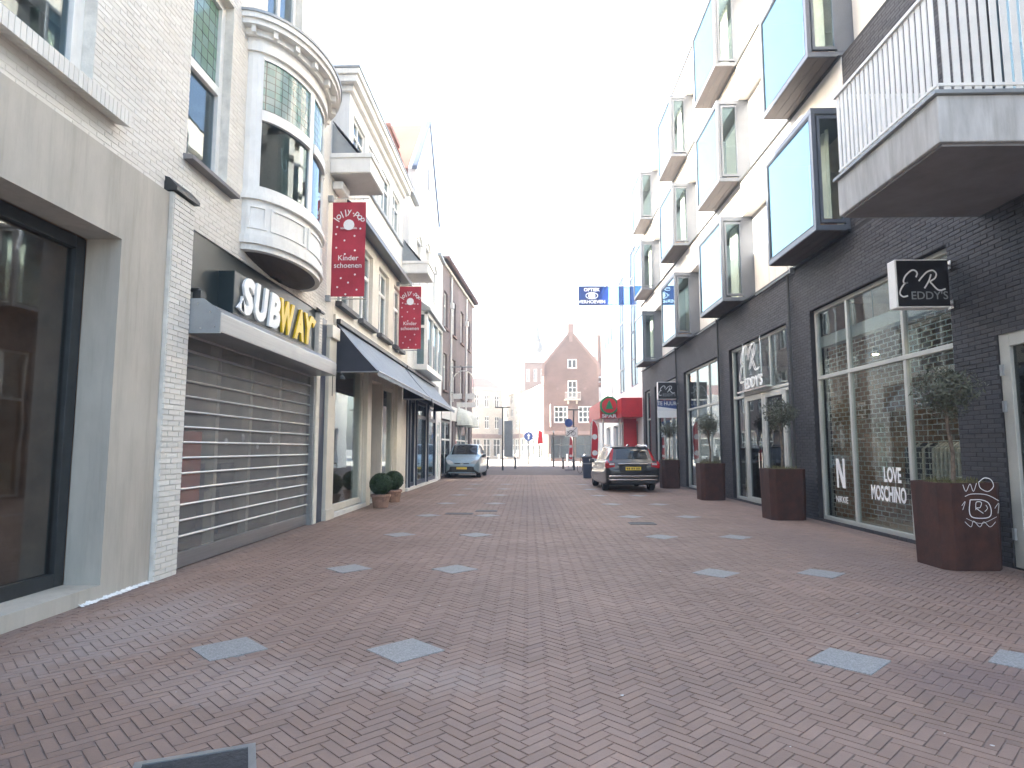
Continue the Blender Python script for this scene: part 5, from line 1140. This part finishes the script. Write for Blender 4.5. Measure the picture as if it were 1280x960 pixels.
def feather(x, y, h, label, w):
    B = empty('feather_flag', (x, y, 0), label, 'flag')
    MB().tube([(x, y, .02), (x, y, h*.75), (x+.05, y, h*.95), (x+.2, y, h)], .018).build('pole', M['zinc'], B); MB().box(x-.25, x+.25, y-.25, y+.25, 0, .05).build('foot', M['iron'], B)
    ol = [(-.02, .28*h), (w*.85, .24*h), (w, .6*h), (w*.95, .86*h), (w*.6, .97*h), (.1, h)]
    MB().prism([(x+a*1.06-.01, z) for a, z in ol], 'Y', y-.006, y+.006).build('border', M['wpaint'], B)
    MB().prism([(x+.03+a*.86, .1*h+z*.885) for a, z in ol], 'Y', y-.012, y+.012).build('cloth', M['red'], B)
    rr = [face_to(MB().prism(ci(w*.33, 16), 'Z', 0, .003), '-Y', (x+w*.5, y-.013, h*f)) for f in (.42, .7)]; join(*rr).build('disc_print', M['wpaint'], B)
feather(3.22, 33.2, 2.95, 'tall red and white feather flag standing before the red canopy', .42)
feather(2.75, 43.9, 2.3, 'small red feather flag behind the cycling ban post', .3)
LB2 = empty('litter_bin', (2.93, 32.0, 0), 'dark grey tapered litter bin beside the feather flag', 'bin')
MB().lathe([(.20, 0), (.21, .05), (.25, .95), (.26, .97), (.26, 1.02)], (2.93, 32, 0), 18).build('body', M['bpaint'], LB2); MB().lathe([(.27, 1.0), (.27, 1.05), (.18, 1.12), (.05, 1.14)], (2.93, 32, 0), 18).build('lid', M['dkframe'], LB2); MB().lathe([(.257, .7), (.262, .76)], (2.93, 32, 0), 18).build('band', M['zinc'], LB2)
def bicycle(x, y, rz, label):
    B = empty('bicycle', (0, 0, 0), label, 'bicycle')
    for cy in (-.52, .52):
        wv = MB().tube([(0, cy+.33*math.cos(2*math.pi*k/20), .34+.33*math.sin(2*math.pi*k/20)) for k in range(21)], .017, 6, False).build('wheel', M['tyre'], B)
        sp = MB()
        for k in range(6): a = k*math.pi/6; sp.tube([(0, cy-.32*math.cos(a), .34-.32*math.sin(a)), (0, cy+.32*math.cos(a), .34+.32*math.sin(a))], .003, 4)
        sp.build('spokes', M['chrome'], wv)
    MB().tube([(0, -.52, .34), (0, -.15, .86), (0, .38, .9), (0, -.02, .32), (0, -.52, .34)], .016, 6).tube([(0, -.02, .32), (0, -.18, .95)], .016, 6).tube([(0, .52, .34), (0, .36, 1.02)], .015, 6).build('frame', M['ink'], B)
    MB().tube([(-.28, .22, 1.06), (0, .36, 1.03), (.28, .22, 1.06)], .013, 6).build('handlebar', M['chrome'], B); MB().box(-.07, .07, -.32, -.06, .95, 1.0).build('saddle', M['ink'], B, bevel=.02)
    B.location = (x, y, 0); B.rotation_euler.z = rz
bicycle(3.25, 37.6, .4, 'black bicycle parked behind the litter bin')
bicycle(3.7, 38.4, .5, 'second black bicycle, parked next to the shop canopy post')

# ------------------------------------------------------------------ cars
def lerp_st(st, n):
    """stations smoothed with Catmull-Rom"""
    out = []
    for i in range(len(st)-1):
        a, b, c_, d = st[max(i-1, 0)], st[i], st[i+1], st[min(i+2, len(st)-1)]
        for k in range(n):
            t = k/n; out.append((i+t, [.5*((2*b[j])+(c_[j]-a[j])*t*.6+(-(c_[j]-a[j])*.6*2-(d[j]-b[j])*.6+6*(c_[j]-b[j]))*t*t+((c_[j]-a[j])*.6+(d[j]-b[j])*.6-4*(c_[j]-b[j]))*t**3) for j in range(len(b))]))
    out.append((len(st)-1, list(st[-1]))); return out
def ring(s):
    y, zb, zt, zr, ws, wb, wr = s; zm = zb+(zt-zb)*.52
    c_ = [(0, zb), (ws*.86, zb), (ws*.985, zb+.07), (max(ws, wb)*1.0, zm), (wb, zt), (wb-.015, zt+min(.03, (zr-zt)*.2)), (wr, zr-min(.07, (zr-zt)*.3)), (wr*.90, zr-min(.02, (zr-zt)*.1)), (0, zr)]
    pts = []
    for i in range(8):
        a, b, cc, d = c_[max(i-1, 0)], c_[i], c_[i+1], c_[min(i+2, 8)]
        for k in range(4):
            t = k/4
            def f(j): return .5*((2*b[j])+(cc[j]-a[j])*.5*t+(-(cc[j]-a[j])*.5*2-(d[j]-b[j])*.5+6*(cc[j]-b[j]))*t*t+((cc[j]-a[j])*.5+(d[j]-b[j])*.5-4*(cc[j]-b[j]))*t**3)
            pts.append((i+t, (f(0), f(1))))
    pts.append((8, c_[8])); return y, pts
def build_car(name, label, st, paintm, glasses, reds, wheels, wr_, W2):
    C = empty(name, (0, 0, 0), label, 'car'); S = lerp_st(st, 5); RG_ = [(i, *ring(s)) for i, s in S]
    body = MB(); n = len(RG_[0][2]); full = 2*(n-1)
    def pt(r, k):
        k = k % full; sg = 1 if k < n else -1; k2 = k if k < n else full-k; p = r[2][k2][1]; return (sg*p[0], r[1], p[1])
    for r in RG_: body.v += [pt(r, k) for k in range(full)]
    for a in range(len(RG_)-1):
        for k in range(full): body.f.append((a*full+k, a*full+(k+1) % full, (a+1)*full+(k+1) % full, (a+1)*full+k))
    body.f += [tuple(range(full))[::-1], tuple((len(RG_)-1)*full+k for k in range(full))]
    B = body.build('body', paintm, C, smooth=True)
    def patch(nm, m, i0, i1, t0, t1, off, both=True, parent=C):
        """a skin on the body between stations and ring parameters"""
        for sg in ((1, -1) if both == 'sides' else (1,)):
            p = MB()
            for a in range(len(RG_)-1):
                if not (i0-1e-6 <= RG_[a][0] and RG_[a+1][0] <= i1+1e-6): continue
                for k in range(n-1):
                    ta, tb = RG_[a][2][k][0], RG_[a][2][k+1][0]
                    if not (t0-1e-6 <= ta and tb <= t1+1e-6): continue
                    for sd in ((sg,) if both == 'sides' else (1, -1)):
                        q = []
                        for r, kk in ((RG_[a], k), (RG_[a], k+1), (RG_[a+1], k+1), (RG_[a+1], k)):
                            x, z = r[2][kk][1]; q.append(Vector((sd*x, r[1], z)))
                        nn = (q[1]-q[0]).cross(q[3]-q[0])
                        if nn.length < 1e-9: nn = (q[2]-q[1]).cross(q[3]-q[2])
                        nn = nn.normalized() if nn.length > 1e-9 else Vector((0, 0, 1)); ctr = sum(q, Vector())/4
                        if nn.dot(ctr-Vector((0, ctr.y, .75))) < 0: nn = -nn
                        p.quad(*[v+nn*off for v in q])
            if p.f: p.build(nm, m, parent, smooth=True)
    for g_ in glasses: patch(*g_)
    for g_ in reds: patch(*g_)
    for x, y in wheels:
        wd = MB(); sg = 1 if x > 0 else -1
        wp = empty('wheel', (0, 0, 0)); wp.parent = C; wp.location = (x, y, wr_)
        t = MB(); nn = 24; prof = [(wr_*.66, -.1), (wr_*.9, -.105), (wr_, -.07), (wr_, .07), (wr_*.9, .105), (wr_*.66, .1)]
        for r, u in prof: t.v += [(u, r*math.cos(2*math.pi*j/nn), r*math.sin(2*math.pi*j/nn)) for j in range(nn)]
        for k in range(len(prof)-1):
            for j in range(nn): a = k*nn+j; b = k*nn+(j+1) % nn; t.f.append((a, b, b+nn, a+nn))
        link('tyre', t.mesh('tyre', M['tyre']), wp)
        rm = MB()
        rm.prism([(wr_*.67*math.cos(2*math.pi*j/nn), wr_*.67*math.sin(2*math.pi*j/nn)) for j in range(nn)], 'X', -.06, .06)
        for k in range(5):
            a = 2*math.pi*k/5; ca, sa = math.cos(a), math.sin(a); w_ = .035
            rm.prism([(ca*.04-sa*w_, sa*.04+ca*w_), (ca*wr_*.64-sa*w_*.7, sa*wr_*.64+ca*w_*.7), (ca*wr_*.64+sa*w_*.7, sa*wr_*.64-ca*w_*.7), (ca*.04+sa*w_, sa*.04-ca*w_)], 'X', -.085, .085)
        link('rim', rm.mesh('rim', M['rim']), wp)
        arch = MB(); xo = sg*(W2-.055)
        arch.tube([(xo, y+(wr_+.05)*math.cos(math.pi*k/14), wr_+(wr_+.05)*math.sin(math.pi*k/14)) for k in range(15)], .045, 6).build('wheel_arch', M['trim'], C)
    return C
# grey estate car, seen from behind
st = [(0.0, .42, .72, .76, .74, .74, .66), (.05, .34, .84, .90, .86, .86, .72), (.13, .30, .97, 1.01, .905, .90, .74), (.22, .29, .985, 1.10, .915, .905, .74), (.45, .25, .985, 1.43, .925, .905, .66), (.62, .22, .98, 1.50, .93, .90, .645), (1.3, .20, .97, 1.535, .93, .90, .66),
      (2.4, .20, .95, 1.54, .93, .89, .67), (2.95, .20, .94, 1.49, .93, .89, .65), (3.3, .20, .94, 1.27, .93, .885, .64), (3.68, .20, .94, 1.00, .93, .88, .66), (4.25, .22, .84, .90, .92, .86, .62), (4.62, .25, .72, .77, .87, .82, .58), (4.80, .32, .58, .62, .72, .70, .50), (4.83, .40, .52, .54, .60, .60, .45)]
gl_ = M['carglass']
V = build_car('estate_car', 'grey metallic estate car with tall red tail lamps, seen from behind', st, M['carsilver'],
  [('rear_window', gl_, 3.0, 4.4, 7.25, 8, .006), ('windscreen', gl_, 8.2, 9.8, 7.0, 8, .006), ('side_window', gl_, 4.2, 6.2, 5.25, 6, .006, 'sides'), ('side_window', gl_, 6.4, 7.4, 5.25, 6, .006, 'sides'), ('side_window', gl_, 7.6, 9.0, 5.25, 6, .006, 'sides')],
  [('tail_lamp', M['tail'], 2.6, 4.4, 5.75, 7.0, .014, 'sides'), ('tail_lamp_base', M['tail'], 1.6, 3.2, 3.5, 5.5, .012, 'sides'), ('lower_trim', M['trim'], 0, 14, 1.0, 1.75, .004, 'sides')],
  [(-.80, 1.08), (.80, 1.08), (-.80, 3.86), (.80, 3.86)], .335, .935)
bp = MB().box(-.80, .80, -.02, .2, .40, .44).box(-.82, .82, -.03, .16, .50, .56); bp.each('bumper_strip', M['chrome'], V, bevel=.01)
MB().box(-.74, .74, -.012, .1, .30, .40).build('bumper_insert', M['trim'], V, bevel=.01)
MB().box(-.46, .46, -.005, .12, .69, .90).build('plate_recess', M['trim'], V, bevel=.02)
pl_ = MB().box(-.26, .26, -.022, .05, .735, .85).build('number_plate', M['plate'], V)
gp_ = MB()
for k in range(6): x = -.20+k*.066+(.03*(k//2)); gp_.box(x-.02, x+.012, -.027, -.0225, .76, .825)
gp_.build('plate_print', M['ink'], pl_)
MB().box(-.50, .50, -.005, .14, .925, .965).build('tailgate_trim', M['chrome'], V, bevel=.01)
for sx in (-1, 1):
    MB().prism([(sx*.60, .80), (sx*.885, .80), (sx*.90, .97), (sx*.62, .97)], 'Y', .03, .2).build('tail_lamp_block', M['tail'], V, bevel=.01)
    MB().prism([(sx*.63, .905), (sx*.80, .905), (sx*.79, .96), (sx*.64, .96)], 'Y', .02, .05).build('reversing_lamp', M['lampclear'], V)
    MB().tube([(sx*.62, .75, 1.50), (sx*.62, .85, 1.565), (sx*.62, 2.4, 1.585), (sx*.61, 2.75, 1.54)], .022, 8).build('roof_rail', M['chrome'], V)
    MB().prism([(sx*.90, .92), (sx*1.08, .93), (sx*1.09, 1.07), (sx*.93, 1.06)], 'Y', 3.2, 3.36).build('wing_mirror', M['carsilver'], V, bevel=.02)
    for yy in (1.95, 3.0): MB().box(sx*.925, sx*.945, yy-.1, yy+.1, .84, .87).build('door_handle', M['chrome'], V)
MB().tube([(.02, .14, 1.06), (.05, .36, 1.28)], .012, 6).build('wiper', M['trim'], V); MB().prism([(0-.05, 1.54), (.05, 1.54), (.0, 1.62)], 'Y', .95, 1.1).build('aerial_fin', M['carsilver'], V)
MB().box(-.62, .62, .50, .72, 1.475, 1.515).build('roof_spoiler', M['carsilver'], V, bevel=.01)
V.location = (3.52, 21.7, 0); V.rotation_euler.z = R(1.0)
# pale blue people carrier, seen from the front (front at y=0, turned to face the camera)
st = [(0.0, .42, .62, .66, .58, .58, .50), (.06, .30, .76, .80, .74, .72, .58), (.18, .24, .92, .96, .84, .81, .66), (.5, .22, 1.02, 1.07, .875, .85, .70), (.85, .20, 1.08, 1.13, .88, .86, .72), (1.15, .20, 1.08, 1.38, .88, .87, .70), (1.5, .20, 1.08, 1.64, .88, .87, .67),
      (2.1, .20, 1.08, 1.70, .88, .87, .67), (3.1, .20, 1.08, 1.69, .88, .87, .66), (3.7, .22, 1.06, 1.56, .87, .85, .60), (4.05, .26, 1.05, 1.25, .85, .82, .60), (4.22, .32, .9, .98, .78, .76, .58), (4.28, .42, .7, .74, .64, .64, .5)]
V = build_car('people_carrier', 'pale blue people carrier parked facing up the street by the brick house', st, M['carblue'],
  [('windscreen', gl_, 4.2, 6.0, 7.0, 8, .006), ('side_window', gl_, 5.2, 6.6, 5.25, 6, .006, 'sides'), ('side_window', gl_, 6.8, 7.6, 5.25, 6, .006, 'sides'), ('side_window', gl_, 7.8, 9, 5.25, 6, .006, 'sides'), ('rear_window', gl_, 9.2, 10.4, 7, 8, .006)],
  [('lower_trim', M['trim'], .6, 12, 1.0, 1.75, .004, 'sides'), ('bonnet_seam', M['trim'], 3.9, 4.15, 7.0, 8, .004)],
  [(-.76, .85), (.76, .85), (-.76, 3.55), (.76, 3.55)], .31, .885)
MB().prism([(-.72, .07), (-.5, -.045), (.5, -.045), (.72, .07), (.72, .2), (-.72, .2)], 'Z', .30, .58).build('bumper', M['trim'], V, bevel=.03)
MB().box(-.66, .66, -.05, .1, .255, .30).build('bumper_lip', M['carblue'], V, bevel=.01)
MB().box(-.26, .26, -.065, -.046, .44, .55).build('number_plate', M['plate'], V)
for sx in (-1, 1):
    MB().prism([(sx*.42, .71), (sx*.70, .69), (sx*.81, .90), (sx*.64, .92), (sx*.45, .80)], 'Y', .01, .2).build('headlight', M['lampclear'], V, bevel=.02)
    MB().box(sx*.08, sx*.36, -.0, .1, .70, .745).build('grille_slot', M['trim'], V)
    MB().prism([(sx*.86, 1.0), (sx*1.05, 1.02), (sx*1.06, 1.17), (sx*.88, 1.16)], 'Y', 1.25, 1.42).build('wing_mirror', M['trim'], V, bevel=.02)
MB().prism([(-.05, .7), (.05, .7), (0, .78)], 'Y', -.01, .1).build('badge', M['chrome'], V)
V.location = (-3.28, 31.8, 0); V.rotation_euler.z = R(-2.0)

# ------------------------------------------------------------------ thin haze volume added to stand in for lens flare and bloom
hz = MB().box(-70, 70, -15, 160, -1.5, 31)
hm = bpy.data.materials.new('flare_veil'); hm.use_nodes = True; hn = hm.node_tree.nodes; hl = hm.node_tree.links; hn.remove(hn['Principled BSDF'])
pv_ = hn.new('ShaderNodeVolumePrincipled'); pv_.inputs['Color'].default_value = (.93, .95, 1, 1); pv_.inputs['Density'].default_value = .0025; pv_.inputs['Anisotropy'].default_value = .3
hl.new(pv_.outputs[0], hn['Material Output'].inputs['Volume'])
tag(hz.build('haze', hm), 'thin haze volume added over the street to imitate the wash of lens bloom', 'haze', kind='stuff')
